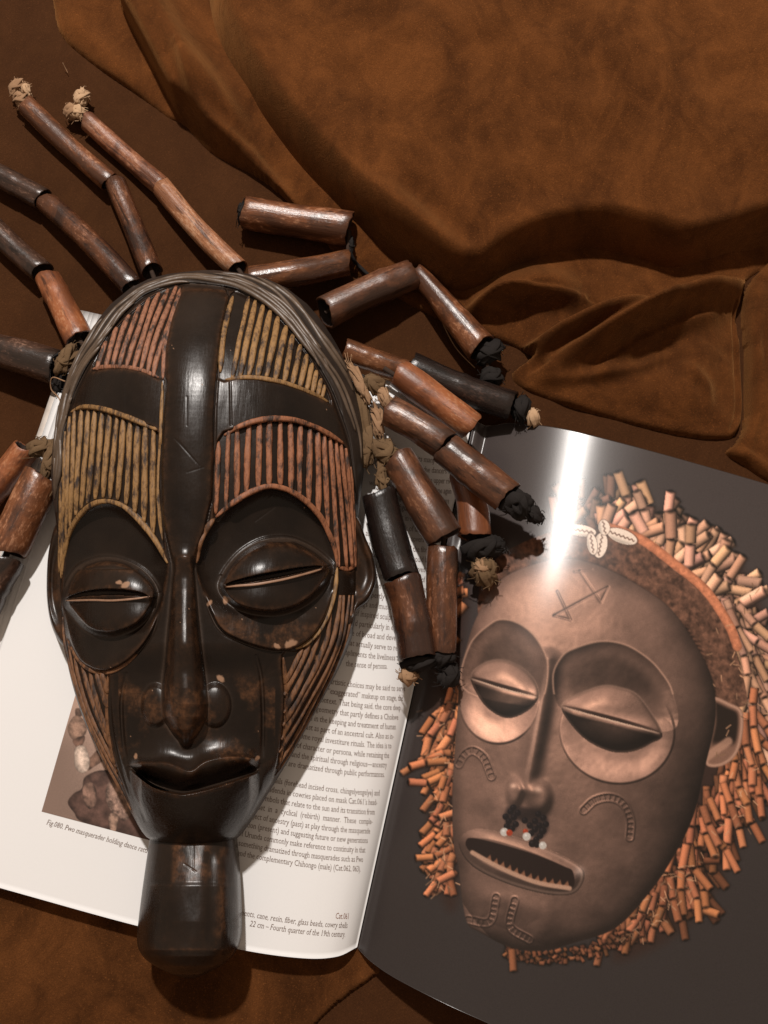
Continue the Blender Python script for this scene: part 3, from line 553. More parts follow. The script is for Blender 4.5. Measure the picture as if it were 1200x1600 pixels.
blobp([(138, 1188), (160, 1165), (180, 1160), (182, 1175), (150, 1196), (136, 1204)], rgb(124, 94, 78))
blobp([(118, 1168), (132, 1166), (140, 1186), (138, 1202), (128, 1208), (118, 1200), (116, 1186)], rgb(216, 190, 172), 0.15, 4)
blobp([(128, 1232), (132, 1215), (150, 1205), (170, 1203), (200, 1200), (240, 1220), (270, 1300), (268, 1330), (200, 1308), (130, 1285), (116, 1270), (106, 1254), (115, 1240)], rgb(84, 62, 54), 0.22, 7)
blobp([(168, 1225), (185, 1215), (200, 1235), (208, 1262), (196, 1282), (176, 1270), (166, 1250)], rgb(140, 112, 98), 0.28, 3, 52)
blobp([(130, 1228), (142, 1222), (150, 1234), (150, 1255), (140, 1264), (130, 1250)], rgb(132, 102, 88), 0.3, 6, 53)
blobp([(170, 1272), (185, 1275), (180, 1300), (172, 1296)], rgb(160, 128, 110), 0.2, 4, 54)
mesh('printed_photograph', P(X, Y, zl(X, Y)+0.00016).reshape(-1, 3), quads(nv, nu), M_PHOTO, book, attrs={'ink': srgb2lin(np.clip(IMG, 0, 1)).reshape(-1, 3)*0.8})['label'] = 'small sepia photograph of a dancer holding rattles'
# --- type
def glyphs(text, shear=0.0):
    cu = bpy.data.curves.new('type', 'FONT'); cu.body = text; cu.size = 1.0; cu.shear = shear; cu.resolution_u = 2; cu.offset = -0.007; cu.space_word = 0.95
    ob = bpy.data.objects.new('type', cu); COL.objects.link(ob); dg = bpy.context.evaluated_depsgraph_get(); dg.update()
    me = ob.evaluated_get(dg).to_mesh(); v = np.array([p.co[:] for p in me.vertices]); f = [tuple(p.vertices) for p in me.polygons]
    v = v[:, :2].copy(); n = len(v); ed = {}
    for q in f:                                    # serifs on the flat ends of the strokes
        for k in range(len(q)):
            e = tuple(sorted((q[k], q[(k+1) % len(q)]))); ed[e] = ed.get(e, 0)+1
    ext = []; levels = (0.0, 0.5, v[:, 1].max(), v[:, 1].min())
    ys = v[:, 1]; xh = [y_ for y_ in np.unique(np.round(ys, 3)) if 0.3 < y_ < 0.62]; levels = [0.0, ys.max(), ys.min()]+([max(xh, key=lambda y_: (np.abs(ys-y_) < 0.004).sum())] if xh else [])
    for (i, j), cnt in ed.items():
        if cnt != 1 or abs(ys[i]-ys[j]) > 0.004 or not 0.03 < abs(v[i, 0]-v[j, 0]) < 0.14: continue
        if min(abs(ys[i]-y_) for y_ in levels) > 0.02: continue
        x0, x1 = sorted((v[i, 0], v[j, 0])); s_ = 1 if ys[i] < 0.25 and ys[i] > -0.4 and abs(ys[i]) < 0.03 or ys[i] < -0.05 else -1
        ext.append([(x0-0.055, ys[i]), (x1+(0.055 if s_ > 0 else 0.0), ys[i]), (x1+(0.055 if s_ > 0 else 0.0), ys[i]+s_*0.035), (x0-0.055, ys[i]+s_*0.035)])
    for e in ext: f.append((n, n+1, n+2, n+3)); v = np.vstack([v, e]); n += 4
    ob.evaluated_get(dg).to_mesh_clear(); bpy.data.objects.remove(ob); bpy.data.curves.remove(cu); return v, f
def typeset(lines, mat, size, parent, shear=0.0, width=0.70, comp=15.0):
    VV, FF, n = [], [], 0
    for text, xr, yr in lines:
        v, f = glyphs(text, shear)
        if len(v) == 0: continue
        adv = (v[:, 0].max()-v[:, 0])*size*width; t_ = adv-comp*(1-np.exp(-adv/38)); up = v[:, 1]*size
        base = yr-25*(np.clip(t_, 0, None)/190)**1.6
        sl = 40/190*(np.clip(t_, 1, None)/190)**0.6
        x = xr-t_+up*sl*0.8; y = base-up
        VV.append(P(x, y, zl(x, y)+0.00016)); FF += [tuple(i+n for i in q) for q in f]; n += len(v)
    return mesh('printed_text', np.vstack(VV), FF, mat, parent, smooth_=False)
def flow(lines, x0, y0, dx, dy): return [(s_, x0-dx*k, y0+dy*k) for k, s_ in enumerate(lines)]
par1 = ['the dance and its many local sounds', 'of wooden masks that the dancers wear', 'in the villages along the upper river', 'when the young men come home again', 'and the songs of the masquerade are', 'made for the figure and its ornaments', 'as one can see it in these attachments', 'with the fine work of the old carvers', 'and the colour that covers the head', 'of its hair, the cane and the fibre then', 'the same as the one that could be and', 'in several forms, and it is carved with', 'of the women, as part and even of the', 'in general, and that the operations and', 'that are expertly made, as the dancers', 'the songs and music, all these musical', 'of inspired sculptural and natural', 'and particularly in evening dances,', 'the use of broad and developed forms', 'that actually serve to reflect upon', 'compliments the liveliness and spirit']
n1 = len(par1)
L1 = [(s_, 645+3.55*(n1-1-k), 1033-15.4*(n1-1-k)) for k, s_ in enumerate(par1)]+[('the sense of persona.', 605, 1045)]
par2 = ['artistic choices may be said to serve', 'as “exaggerated” makeup on stage, the', 'd context. That being said, the core deep', 'geometry that partly defines a Chokwe', 'e in the keeping and treatment of human', 'past as part of an ancestral cult. Also as in-', 'some royal investiture rituals. The idea is to', 's of character or persona, while retaining the', 'and the spiritual through religious—ancestry', 'that are dramatized through public performances.']
par3 = ['details (forehead incised cross, chingelyengelye) and', 'addenda in cowries placed on mask Cat.061’s head-', 'ht symbols that relate to the sun and its transition from', 'sunset  in  a  cyclical  (rebirth)  manner.  These  comple-', 'subject of ancestry (past) at play through the masquerade', 'nation (present) and suggesting future or new generations', 'of Urunda commonly make reference to continuity in that', 'something dramatized through masquerades such as Pwo', 'and the complementary Chihongo (male) (Cat.062, 063).']
L2 = flow(par2, 633, 1080, 3.6, 14.9); L3 = flow(par3, 593, 1243, 3.7, 14.85)
for L_ in (L1, L2, L3): typeset(L_, M_INK, 13.0, lp)
typeset([('Cat.061', 545, 1436)], M_INK2, 13.5, lp, 0.22)
typeset([('ments, cane, resin, fiber, glass beads, cowry shells', 543, 1450), ('22 cm – Fourth quarter of the 19th century.', 539, 1464)], M_INK, 13.2, lp, 0.22)
v, f = glyphs('Fig.080. Pwo masquerader holding dance rattles. Photo', 0.22)
wd = v[:, 0].max(); x = 72+v[:, 0]/wd*190; y = 1288+(x-72)*0.285-v[:, 1]*12.0; mesh('printed_text', P(x+v[:, 1]*12*0.25, y, zl(x, y)+0.00016), f, M_INK, lp, smooth_=False)
# ------------------------------------------------------------------ the carved mask
mask = empty('carved_mask', tuple(P(310, 900, 0.012)))
tag(mask, 'dark carved wooden mask with striped forehead and cane tube hair, lying on the book', 'mask')
_B = np.array([(422, 318, 334), (424, 296, 352), (428, 262, 388), (436, 232, 418), (450, 204, 448), (475, 173, 480), (500, 153, 501), (540, 128, 527), (580, 108, 545), (620, 95, 557), (660, 87, 565), (700, 82, 568), (740, 80, 566), (780, 83, 561), (820, 88, 558), (860, 91, 557), (900, 93, 557), (940, 95, 556), (980, 97, 551), (1000, 99, 546), (1040, 106, 529), (1080, 116, 508), (1120, 129, 486), (1160, 146, 464), (1200, 166, 441), (1240, 189, 416), (1270, 205, 398), (1295, 219, 381), (1308, 229, 370), (1316, 243, 354), (1320, 275, 322)], float)
BT = np.vstack([_B[:6], smooth(_B[5:-2], 8)[1:], _B[-2:]])
_C = smooth([(422, 326), (440, 320), (500, 305), (600, 298), (700, 294), (800, 290), (900, 287), (1080, 288), (1165, 290), (1320, 298)], 8)
_Z = smooth([(422, 38), (428, 44), (440, 51), (470, 61.5), (520, 71), (560, 75.5), (610, 78), (680, 78), (760, 76), (850, 73), (950, 70), (1050, 67.5), (1150, 64.5), (1220, 61), (1270, 56), (1300, 50), (1320, 42)], 8)
ZE = 0.033
PANELS = {
 'p1': [(284, 449), (268, 500), (258, 545), (255, 592), (225, 582), (195, 576), (165, 576), (143, 579), (158, 545), (188, 505), (233, 466), (262, 452)],
 'p2': [(112, 642), (135, 637), (165, 642), (205, 657), (248, 677), (249, 760), (257, 855), (246, 846), (228, 820), (206, 798), (186, 784), (164, 779), (143, 784), (122, 801), (106, 831), (98, 870), (94, 925), (90, 800), (97, 700)],
 'p3': [(360, 460), (348, 520), (340, 592), (380, 589), (420, 592), (460, 603), (495, 618), (517, 632), (507, 600), (471, 540), (430, 490), (385, 461)],
 'p4': [(339, 690), (375, 668), (402, 659), (430, 656), (462, 659), (490, 669), (535, 694), (547, 720), (554, 800), (557, 885), (530, 888), (524, 858), (513, 830), (500, 806), (482, 786), (462, 771), (440, 761), (416, 759), (388, 770), (360, 788), (334, 812)],
 'p5': [(94, 930), (98, 960), (105, 1000), (121, 1032), (142, 1048), (170, 1052), (168, 1100), (173, 1160), (184, 1203), (206, 1268), (186, 1238), (148, 1166), (118, 1092), (101, 1030)],
 'p6': [(529, 889), (557, 889), (557, 950), (546, 1004), (520, 1060), (482, 1130), (440, 1205), (428, 1222), (438, 1160), (444, 1090), (440, 1024), (462, 1017), (482, 1006), (502, 985), (517, 955), (526, 920)]}
PANELS = {k: smooth(v, 3, True) for k, v in PANELS.items()}
RIDGE_L = np.array([(440, 290), (452, 281), (500, 266), (545, 258), (600, 259), (650, 256), (730, 252), (800, 253), (840, 260), (880, 269), (900, 271)], float)
RIDGE_R = np.array([(440, 350), (465, 358), (520, 346), (580, 340), (640, 336), (690, 335), (780, 331), (830, 320), (860, 309), (890, 304), (900, 303)], float)
HAIR_IN = smooth([(92, 800), (97, 735), (101, 680), (112, 630), (134, 580), (160, 540), (186, 500), (212, 474), (236, 458), (285, 444), (335, 447), (378, 457), (430, 488), (472, 538), (511, 598), (532, 650), (545, 690), (550, 725), (557, 775)], 6)
HAIR_POLY = np.vstack([HAIR_IN, [(560, 900), (556, 1340), (90, 1340), (85, 900)]])
SOCK_L = smooth([(100, 885), (108, 835), (125, 805), (145, 789), (165, 784), (187, 789), (208, 804), (228, 826), (246, 851), (262, 882), (257, 920), (250, 955), (237, 990), (215, 1020), (190, 1040), (165, 1049), (140, 1044), (120, 1028), (106, 995), (98, 945)], 5, True)
SOCK_R = smooth([(306, 884), (312, 850), (325, 825), (340, 808), (360, 790), (388, 773), (417, 762), (440, 764), (462, 774), (482, 789), (500, 809), (513, 833), (522, 858), (526, 885), (522, 920), (513, 955), (497, 985), (478, 1004), (455, 1015), (430, 1017), (400, 1011), (370, 1000), (345, 985), (330, 960), (316, 920)], 5, True)
LID_L = smooth([(98, 938), (108, 905), (128, 882), (165, 871), (200, 878), (228, 895), (247, 922), (243, 945), (225, 972), (200, 988), (168, 995), (138, 988), (113, 963)], 5, True)
LID_R = smooth([(342, 921), (350, 895), (373, 866), (400, 848), (425, 841), (455, 842), (485, 855), (508, 872), (521, 888), (512, 910), (495, 932), (465, 952), (430, 961), (392, 958), (362, 946)], 5, True)
SLIT_L = smooth([(104, 936), (140, 931), (180, 930), (216, 931), (232, 933)], 5); SLIT_R = smooth([(352, 915), (400, 908), (440, 901), (480, 892), (504, 886)], 5)
_NC = np.array([(850, 288, 17, 2.0), (880, 287, 17, 3.0), (920, 287, 20, 5.5), (960, 287, 23, 8.5), (1000, 287, 27, 11.5), (1040, 287.5, 31, 14.5), (1075, 288, 35, 16.5), (1100, 289, 38, 17), (1120, 289, 36, 15), (1140, 290, 25, 10.5), (1155, 291, 14, 6), (1172, 291, 6, 0)], float)
_MO = smooth([(200, 1197), (208, 1201), (240, 1224), (275, 1234), (300, 1233), (350, 1220), (398, 1203), (408, 1198)], 6)
_UP = smooth([(200, 1195), (240, 1192), (265, 1194), (297, 1205), (322, 1190), (360, 1183), (408, 1187)], 6)
CHEEK = smooth([(180, 1062), (250, 1030), (330, 1030), (425, 1035), (436, 1100), (424, 1180), (300, 1205), (195, 1190)], 5, True)
GROOVES = [[(440, 1030), (447, 1090), (443, 1150), (432, 1210), (412, 1262), (380, 1302)], [(400, 1022), (408, 1060), (411, 1120), (410, 1185)], [(172, 1056), (172, 1110), (180, 1165), (198, 1225), (222, 1285)], [(198, 1050), (190, 1095), (192, 1150), (198, 1195)], [(201, 1197), (210, 1240), (228, 1285)], [(407, 1192), (402, 1240), (382, 1285)]]
GROOVES = [smooth(g_, 5) for g_ in GROOVES]
LIDE = {16.5: (171, 932, 80, 66, 0.0), 17.5: (431, 903, 97, 64, -0.15)}
def HM(X, Y, extra=False):
    L = np.interp(Y, BT[:, 0], BT[:, 1]); R = np.interp(Y, BT[:, 0], BT[:, 2]); C = np.interp(Y, _C[:, 0], _C[:, 1]); Zc = np.interp(Y, _Z[:, 0], _Z[:, 1])*1e-3
    s = np.where(X < C, (C-X)/np.maximum(C-L, 1), (X-C)/np.maximum(R-C, 1)); s = np.clip(s, 0, 1)
    h = ZE+(Zc-ZE)*np.clip(1-s**2.3, 0, 1)**0.62
    mm = 1e-3
    # hair band
    dh = sd(X, Y, HAIR_POLY, 300); hb = ss(0, 4, dh)*(dh < 200)
    h += 1.8*mm*hb*np.clip(1-s, 0, 0.10)/0.10-0.9*mm*np.exp(-((dh)/2.5)**2)
    w = dh+3.2*vnoise(X, Y, 26, 61)+1.5*vnoise(X, Y, 11, 62)
    h += 0.35*mm*hb*np.cos(w*2*np.pi/9.5)*np.clip(1-s, 0, 0.12)/0.12
    # forehead ridge
    rl = np.interp(Y, RIDGE_L[:, 0], RIDGE_L[:, 1]); rr = np.interp(Y, RIDGE_R[:, 0], RIDGE_R[:, 1])
    dr = np.minimum(X-rl, rr-X); on = ss(442, 456, Y)*(1-ss(860, 905, Y)); hw = (rr-rl)/2
    ridge = np.sqrt(np.clip(1-(1-np.clip(dr/hw, 0, 1))**2, 0, 1))
    h += mm*3.6*ridge*on-0.8*mm*np.exp(-(dr/2.2)**2)*on
    # dark bands between the striped panels stand proud; the panels are sunk
    for k, pl in PANELS.items(): h -= 1.7*mm*ss(1.5, -2.0, sd(X, Y, pl, 20))
    # eye sockets, bags, lids
    for so, li, sl, cy, bh, hh in ((SOCK_L, LID_L, SLIT_L, 925, 60, 16.5), (SOCK_R, LID_R, SLIT_R, 898, 58, 17.5)):
        d = -sd(X, Y, so, 40); up = 1-ss(cy+8, cy+70, Y)
        h -= 8.0*mm*(1-np.exp(-np.clip(d, 0, None)/13))*up
        h += (2.2*mm*ss(-1, 4, d)-3.0*mm*ss(0, 55, d))*(1-up)-0.7*mm*np.exp(-(d/2.5)**2)*(1-up)
        e = -sd(X, Y, li, 40); q = np.clip(e/bh, 0, 1)
        cx, cy_, ax, ay, an = LIDE[hh]; ex = (X-cx)*math.cos(an)+(Y-cy_)*math.sin(an); ey = -(X-cx)*math.sin(an)+(Y-cy_)*math.cos(an)
        h += hh*mm*np.clip(1-(ex/ax)**2-(ey/ay)**2, 0, 1)**0.55*ss(-2, 9, e)+0.7*mm*np.exp(-((e+2)/2.2)**2)*(d > 3)*(Y < cy)
        D, T, Sg = dl(X, Y, sl, 40); k = np.sin(np.pi*np.clip(T, 0, 1))**0.5
        h -= 7.0*mm*ss(10.5, 6.5, D/np.maximum(k, 0.05))*k*(Sg < 0)
        h -= 1.8*mm*ss(0, 10, D)*(Sg > 0)*ss(0, 6, e)
    # cheeks, nose
    h -= 5.0*mm*ss(26, -26, sd(X, Y, CHEEK, 60))
    nc = np.interp(Y, _NC[:, 0], _NC[:, 1]); nw = np.interp(Y, _NC[:, 0], _NC[:, 2]); nh = np.interp(Y, _NC[:, 0], _NC[:, 3], 0, 0)*ss(845, 880, Y)
    tt = np.abs(X-nc)/nw; nose = nh*np.clip(1-tt**2.3, 0, 1)**0.75
    for cx, cy, ax, ay, hh in ((243, 1102, 24, 36, 3.4), (336, 1102, 26, 36, 3.4)):
        wing = hh*np.clip(1-((X-cx)/ax)**2-((Y-cy)/ay)**2, 0, 1)**0.6; k_ = np.clip(0.5+0.5*(wing-nose)/2.0, 0, 1); nose = np.maximum(nose*(1-k_)+wing*k_+2.0*k_*(1-k_)*((wing > 0.1) & (nose > 0.1)), 0)
    h += mm*nose
    # mouth
    m = np.interp(X, _MO[:, 0], _MO[:, 1]); u = np.interp(X, _UP[:, 0], _UP[:, 1]); en = ss(200, 222, X)*(1-ss(388, 408, X))
    q = np.clip((Y-u)/np.maximum(m-u, 2), 0, 1)
    upper = np.where(Y < u, 7.5*np.exp(-np.clip(u-Y, 0, None)/13), 7.5-12.5*q**1.5)
    lo = Y-m; low = np.where(lo < 7, -5.0+15.5*ss(0, 8, lo), 10.5*np.clip(1-(lo-8)/80, 0, 1)**1.25)
    lip = np.where(Y < m, upper, low)*en*ss(1140, 1165, Y)
    h += mm*lip
    for g_ in GROOVES:
        D, T, Sg = dl(X, Y, g_, 20); h -= 1.3*mm*np.exp(-(D/3.2)**2)*np.sin(np.pi*np.clip(T, 0, 1))**0.4
    # hand cut unevenness, scratches
    h += 0.10*mm*fbm(X, Y*0.6, 44, 63, 3)
    for g_, dp in (([(196, 598), (195, 640)], 0.14), ([(273, 685), (312, 728)], 0.09), ([(280, 690), (306, 722)], 0.07), ([(292, 738), (318, 730)], 0.08), ([(360, 596), (361, 664)], 0.4), ([(292, 620), (292, 665)], 0.1), ([(420, 785), (395, 800)], 0.15), ([(430, 792), (398, 815)], 0.15), ([(425, 775), (408, 790)], 0.15)):
        D, T, Sg = dl(X, Y, np.array(g_, float), 8); h -= dp*mm*np.exp(-(D/1.3)**2)
    return np.maximum(h, 0.016)
def relief(BTab, hf, nr, nc, rows=None):
    y = rows if rows is not None else np.linspace(BTab[0, 0], BTab[-1, 0], nr)
    s = np.linspace(-1, 1, nc); s = np.sign(s)*(1-(1-np.abs(s))**1.15)
    L = np.interp(y, BTab[:, 0], BTab[:, 1])[:, None]; R = np.interp(y, BTab[:, 0], BTab[:, 2])[:, None]
    X = (L+R)/2+s[None]*(R-L)/2; Y = np.repeat(y[:, None], nc, 1); H = hf(X, Y)
    return X, Y, H, P(X, Y, H)
rows = np.r_[np.linspace(422, 436, 22)[:-1], np.linspace(436, 1300, 800)[:-1], np.linspace(1300, 1320, 26)]
X, Y, H, V = relief(BT, HM, 0, 430, rows)
nr, nc = X.shape; N = gnormals(V)
def blur(A, n):
    for _ in range(n): A = (np.roll(A, 1, 0)+np.roll(A, -1, 0)+np.roll(A, 1, 1)+np.roll(A, -1, 1)+A)/5
    return A
cv = H-blur(H, 30); wear = np.clip(cv/0.00045, 0, 1)**1.2*0.5
wear += 1.1*ss(-0.1, 0.9, fbm(X, Y, 40, 71, 5))*ss(1040, 1090, Y)*(1-ss(1185, 1200, Y))*(X > 185)*(X < 430)
wear += 0.8*ss(-0.4, 0.5, fbm(X, Y, 34, 73, 5)+0.1)*ss(2, 10, -sd(X, Y, SOCK_R, 20))*ss(950, 985, Y)
wear *= np.where(sd(X, Y, CHEEK, 5) < 0, 1, 1); wear[[0, -1]] = 0; wear[:, [0, -1]] = 0.2
dust = np.clip(-cv/0.0010, 0, 1)**1.3*0.6; dust[[0, -1]] = 0; dust[:, [0, -1]] = 0
chip = np.zeros_like(X); crr = np.random.default_rng(3)
spots = [(433, 1010, 3.5), (454, 1006, 5.5), (499, 1030, 5), (496, 1036, 3), (352, 938, 3.5), (196, 914, 4), (186, 910, 3), (327, 942, 3), (345, 1060, 4), (212, 1182, 2.5), (402, 1185, 3)]
for k in range(26):
    spots.append((crr.uniform(110, 540), crr.uniform(470, 1290), crr.uniform(0.4, 0.8)))
for sx, sy, sr in spots:
    mm_ = (np.abs(X-sx) < 4*sr+4) & (np.abs(Y-sy) < 4*sr+4); an_ = crr.uniform(0, 3.1); u_ = (X[mm_]-sx)*math.cos(an_)+(Y[mm_]-sy)*math.sin(an_); v_ = -(X[mm_]-sx)*math.sin(an_)+(Y[mm_]-sy)*math.cos(an_)
    chip[mm_] = np.maximum(chip[mm_], ss(1.3, 0.7, np.hypot(u_/(1.7*sr), v_/sr)+0.25*vnoise(X[mm_], Y[mm_], 2.5, 5)))
# which part each face belongs to
Xc = (X[:-1, :-1]+X[1:, 1:])/2; Yc = (Y[:-1, :-1]+Y[1:, 1:])/2
lab = np.zeros(Xc.shape, int)
def setlab(m, k): lab[m] = k
cheekm = sd(Xc, Yc, HAIR_POLY, 300); setlab((cheekm > 0.5) & (cheekm < 200) & (Yc < 800), 1)
rl = np.interp(Yc, RIDGE_L[:, 0], RIDGE_L[:, 1]); rr = np.interp(Yc, RIDGE_R[:, 0], RIDGE_R[:, 1]); setlab((Xc > rl) & (Xc < rr) & (Yc > 448) & (Yc < 875) & (lab == 0), 2)
for k, nm in enumerate(PANELS): setlab(sd(Xc, Yc, PANELS[nm], 5) < 0, 10+k)
setlab(sd(Xc, Yc, SOCK_L, 5) < 0, 3); setlab(sd(Xc, Yc, SOCK_R, 5) < 0, 4); setlab(sd(Xc, Yc, LID_L, 5) < 0, 5); setlab(sd(Xc, Yc, LID_R, 5) < 0, 6)
ncx = np.interp(Yc, _NC[:, 0], _NC[:, 1]); ncw = np.interp(Yc, _NC[:, 0], _NC[:, 2])
setlab(((np.abs(Xc-ncx) < ncw) & (Yc >= 875) & (Yc < 1172)), 7)
setlab((((Xc-240)/24)**2+((Yc-1098)/36)**2 < 1) & (lab != 7), 7); setlab((((Xc-339)/26)**2+((Yc-1098)/36)**2 < 1) & (lab != 7), 7)
mc = np.interp(Xc, _MO[:, 0], _MO[:, 1]); uc = np.interp(Xc, _UP[:, 0], _UP[:, 1]); inm = (Xc > 204) & (Xc < 404)
setlab(inm & (Yc > uc-2) & (Yc <= mc), 8); setlab(inm & (Yc > mc) & (Yc < mc+40*np.sin(np.pi*np.clip((Xc-204)/200, 0, 1))**0.7), 9)
bandL = smooth([(143, 580), (195, 577), (250, 593), (247, 672), (205, 653), (160, 637), (113, 640), (122, 608)], 4, True); bandR = smooth([(349, 597), (420, 594), (495, 620), (518, 634), (536, 690), (490, 664), (430, 652), (375, 664), (349, 680)], 4, True)
setlab((sd(Xc, Yc, bandL, 5) < 0) & (lab == 0), 20); setlab((sd(Xc, Yc, bandR, 5) < 0) & (lab == 0), 20)
NAMES = {0: 'face', 1: 'hair_band', 2: 'forehead_ridge', 3: 'eye_socket', 4: 'eye_socket', 5: 'eyelid', 6: 'eyelid', 7: 'nose', 8: 'upper_lip', 9: 'lower_lip', 20: 'brow_band'}
Q = quads(nr, nc); labf = lab.ravel(); Vf = V.reshape(-1, 3); Nf = N.reshape(-1, 3); wf = wear.ravel(); df = dust.ravel()
PANEL_OBJ = {}; SOCKET = {}
for k in sorted(set(labf)):
    q = Q[labf == k]; used, inv = np.unique(q, return_inverse=True); F = inv.reshape(q.shape); VV = Vf[used]; NN = Nf[used]; ww = wf[used]
    nm = NAMES.get(k, 'striped_panel')
    o = mesh(nm, VV, F, M_HAIRB if k == 1 else M_WOOD, {5: SOCKET.get(3), 6: SOCKET.get(4)}.get(k) or mask, normals=NN, attrs={'wear': ww, 'dust': df[used], 'chip': chip.ravel()[used]})
    if k in (3, 4): SOCKET[k] = o
    if k >= 10 and k < 20: PANEL_OBJ[list(PANELS)[k-10]] = o
PANEL_OBJ['p1']['label'] = 'forehead panel of pink ridges'; PANEL_OBJ['p2']['label'] = 'panel of ochre ridges above the narrow eye'; PANEL_OBJ['p3']['label'] = 'forehead panel of ochre ridges'
PANEL_OBJ['p4']['label'] = 'panel of red ridges above the wide eye'; PANEL_OBJ['p5']['label'] = 'red ridged cheek panel'; PANEL_OBJ['p6']['label'] = 'brown ridged cheek panel'
# the rim that runs down to the page
b = border(nr, nc); top = Vf[b]; c = top.mean(0); ring = []
for dz, k in ((0.0, 1.0), (-0.004, 1.004), (-0.010, 0.995), (-0.0148, 0.97)):
    r_ = c+(top-c)*np.array([k, k, 1]); r_[:, 2] = np.maximum(top[:, 2]+dz*np.clip((top[:, 2]-0.012)/0.0148, 1, 2.2), 0.0135); ring.append(r_)
nb = len(b); F = np.vstack([np.stack([i*nb+np.arange(nb), i*nb+(np.arange(nb)+1) % nb, (i+1)*nb+(np.arange(nb)+1) % nb, (i+1)*nb+np.arange(nb)], -1) for i in range(3)])
mesh('rim', np.vstack(ring), F[:, ::-1], M_HAIRB, mask, attrs={'wear': np.full(nb*4, 0.35)})

# --- painted ridges
def ridge_obj(name, path, w, mat, parent, lift=0.0, jit=1.0, taper=0.35, hf=HM, flat=0.80, sq=0.55):
    ln = np.linalg.norm(np.diff(path, axis=0), axis=1).sum()
    if ln < 9: return None
    n = int(max(6, min(70, ln/4.0))); p = resample(path, n); sd_ = random.randint(0, 9999); k = np.arange(n)*ln/n
    t_ = np.gradient(p, axis=0); t_ /= np.maximum(np.linalg.norm(t_, axis=1, keepdims=True), 1e-9)
    p = p+np.stack([-t_[:, 1], t_[:, 0]], -1)*(0.45*jit*vnoise(k, k*0+sd_, 22, sd_ % 97))[:, None]
    z = hf(p[:, 0], p[:, 1]); e = np.linspace(0, 1, n)
    rad = w*S*0.87*(1+0.14*jit*vnoise(k, k*0+3.3*sd_, 24, sd_ % 89)+0.07*jit*vnoise(k, k*0+1.7*sd_, 7, sd_ % 83))*(taper+(1-taper)*np.clip(np.minimum(e, 1-e)*7, 0, 1)**0.6)
    V, F = sweep(P(p[:, 0], p[:, 1], z+lift*1e-3), rad, 10, flat, sq); return mesh(name, V, F, mat, parent)
def clip_path(path, poly, inset=0.2):
    p = resample(path, 240); d = sd(p[:, 0], p[:, 1], poly, 400); ok = d < -inset
    out, cur = [], []
    for k in range(len(p)):
        if ok[k]: cur.append(p[k])
        elif cur: out.append(np.array(cur)); cur = []
    if cur: out.append(np.array(cur))
    return [o for o in out if len(o) > 3]
def stripes(key, paths, mat, w, lift=0.35):
    for pth, wd in paths:
        for seg in clip_path(np.asarray(pth, float), PANELS[key]): ridge_obj('carved_ridge', seg, wd*w*1.12, mat, PANEL_OBJ[key], lift, 0.8, 0.5)
yl = np.linspace(440, 600, 40)
stripes('p1', [(np.stack([xb+46*np.clip((588-yl)/140, 0, 1)**1.25+0.8*np.sin(yl*0.05+xb), yl], -1), 1) for xb in np.arange(106, 247, 11.2)], M_PINK, 3.9)
yl = np.linspace(630, 940, 60)
stripes('p2', [(np.stack([xt-dx*(yl-645)/190+0.5*np.sin(yl*0.03+xt), yl], -1), wd) for xt, dx, wd in [(97, 3, .7), (103, 5, .7), (109, 6, .8), (117, 8, .9), (127, 10, 1), (138, 13, 1), (149, 16, 1.05), (161, 17, 1.05), (172, 16, 1.05), (183, 15, 1), (194, 14, 1.05), (205, 11, 1), (217, 8, 1.1), (229, 5, 1.1), (240, 1, 1)]], M_OCHRE, 3.9)
yl = np.linspace(440, 640, 40)
stripes('p3', [(np.stack([xb+0.20*(600-yl)+0.5*np.sin(yl*0.05+xb), yl], -1), wd) for xb, wd in [(361, .8), (373, 1), (386, 1.1), (400, 1.1), (414, 1.1), (429, 1.1), (443, 1.05), (457, 1.0), (470, 1.0), (481, .9), (491, .9), (500, .9), (508, .8)]], M_OCHRE, 4.2)
yl = np.linspace(650, 890, 60)
stripes('p4', [(np.stack([xt+dx*(yl-690)/190+0.4*np.sin(yl*0.035+xt), yl], -1), wd) for xt, dx, wd in [(357, -8, .8), (371, -3, 1), (388, -8, 1.05), (405, -3, 1.05), (421, -2, 1.1), (438, 1, 1.05), (454, 2, 1.05), (469, -2, 1), (484, -4, 1.05), (497, 1, 1.05), (507, 7, .9), (516, 13, .9), (525, 16, .85), (533, 17, .85), (540, 15, .8), (546, 10, .7)]], M_RED, 4.1)
yl = np.linspace(930, 1275, 90); Ly = np.interp(yl, BT[:, 0], BT[:, 1]); Ry = np.interp(yl, BT[:, 0], BT[:, 2])
stripes('p5', [(np.stack([Ly+off+2*np.sin(yl*0.02+off), yl], -1), wd) for off, wd in [(4, .7), (9, .75), (15, .85), (23, .95), (32, 1), (42, 1), (53, 1)]], M_OLD, 3.6, 0.3)
stripes('p6', [(np.stack([Ry-off+2*np.sin(yl*0.02+off), yl], -1), wd) for off, wd in [(4, .7), (10, .8), (18, .9), (27, 1), (37, 1), (48, 1.05), (59, 1.05), (70, 1)]], M_OLD, 3.7, 0.3)
def rim(pts, mat, w=4.2, lift=0.2, name='painted_rim', parent=None): return ridge_obj(name, smooth(pts, 8), w, mat, parent or mask, lift, 0.8, 0.3)
rim([(282, 451), (267, 500), (258, 545), (255, 592)], M_PINK, 4.0); rim([(254, 596), (251, 680), (247, 760), (249, 800), (254, 845)], M_OCHRE, 2.8, -0.2)
rim([(144, 577), (165, 574), (195, 574), (225, 580), (248, 590)], M_PINK, 3.9); rim([(111, 644), (130, 636), (160, 639), (205, 654), (246, 672)], M_OCHRE, 4.2)
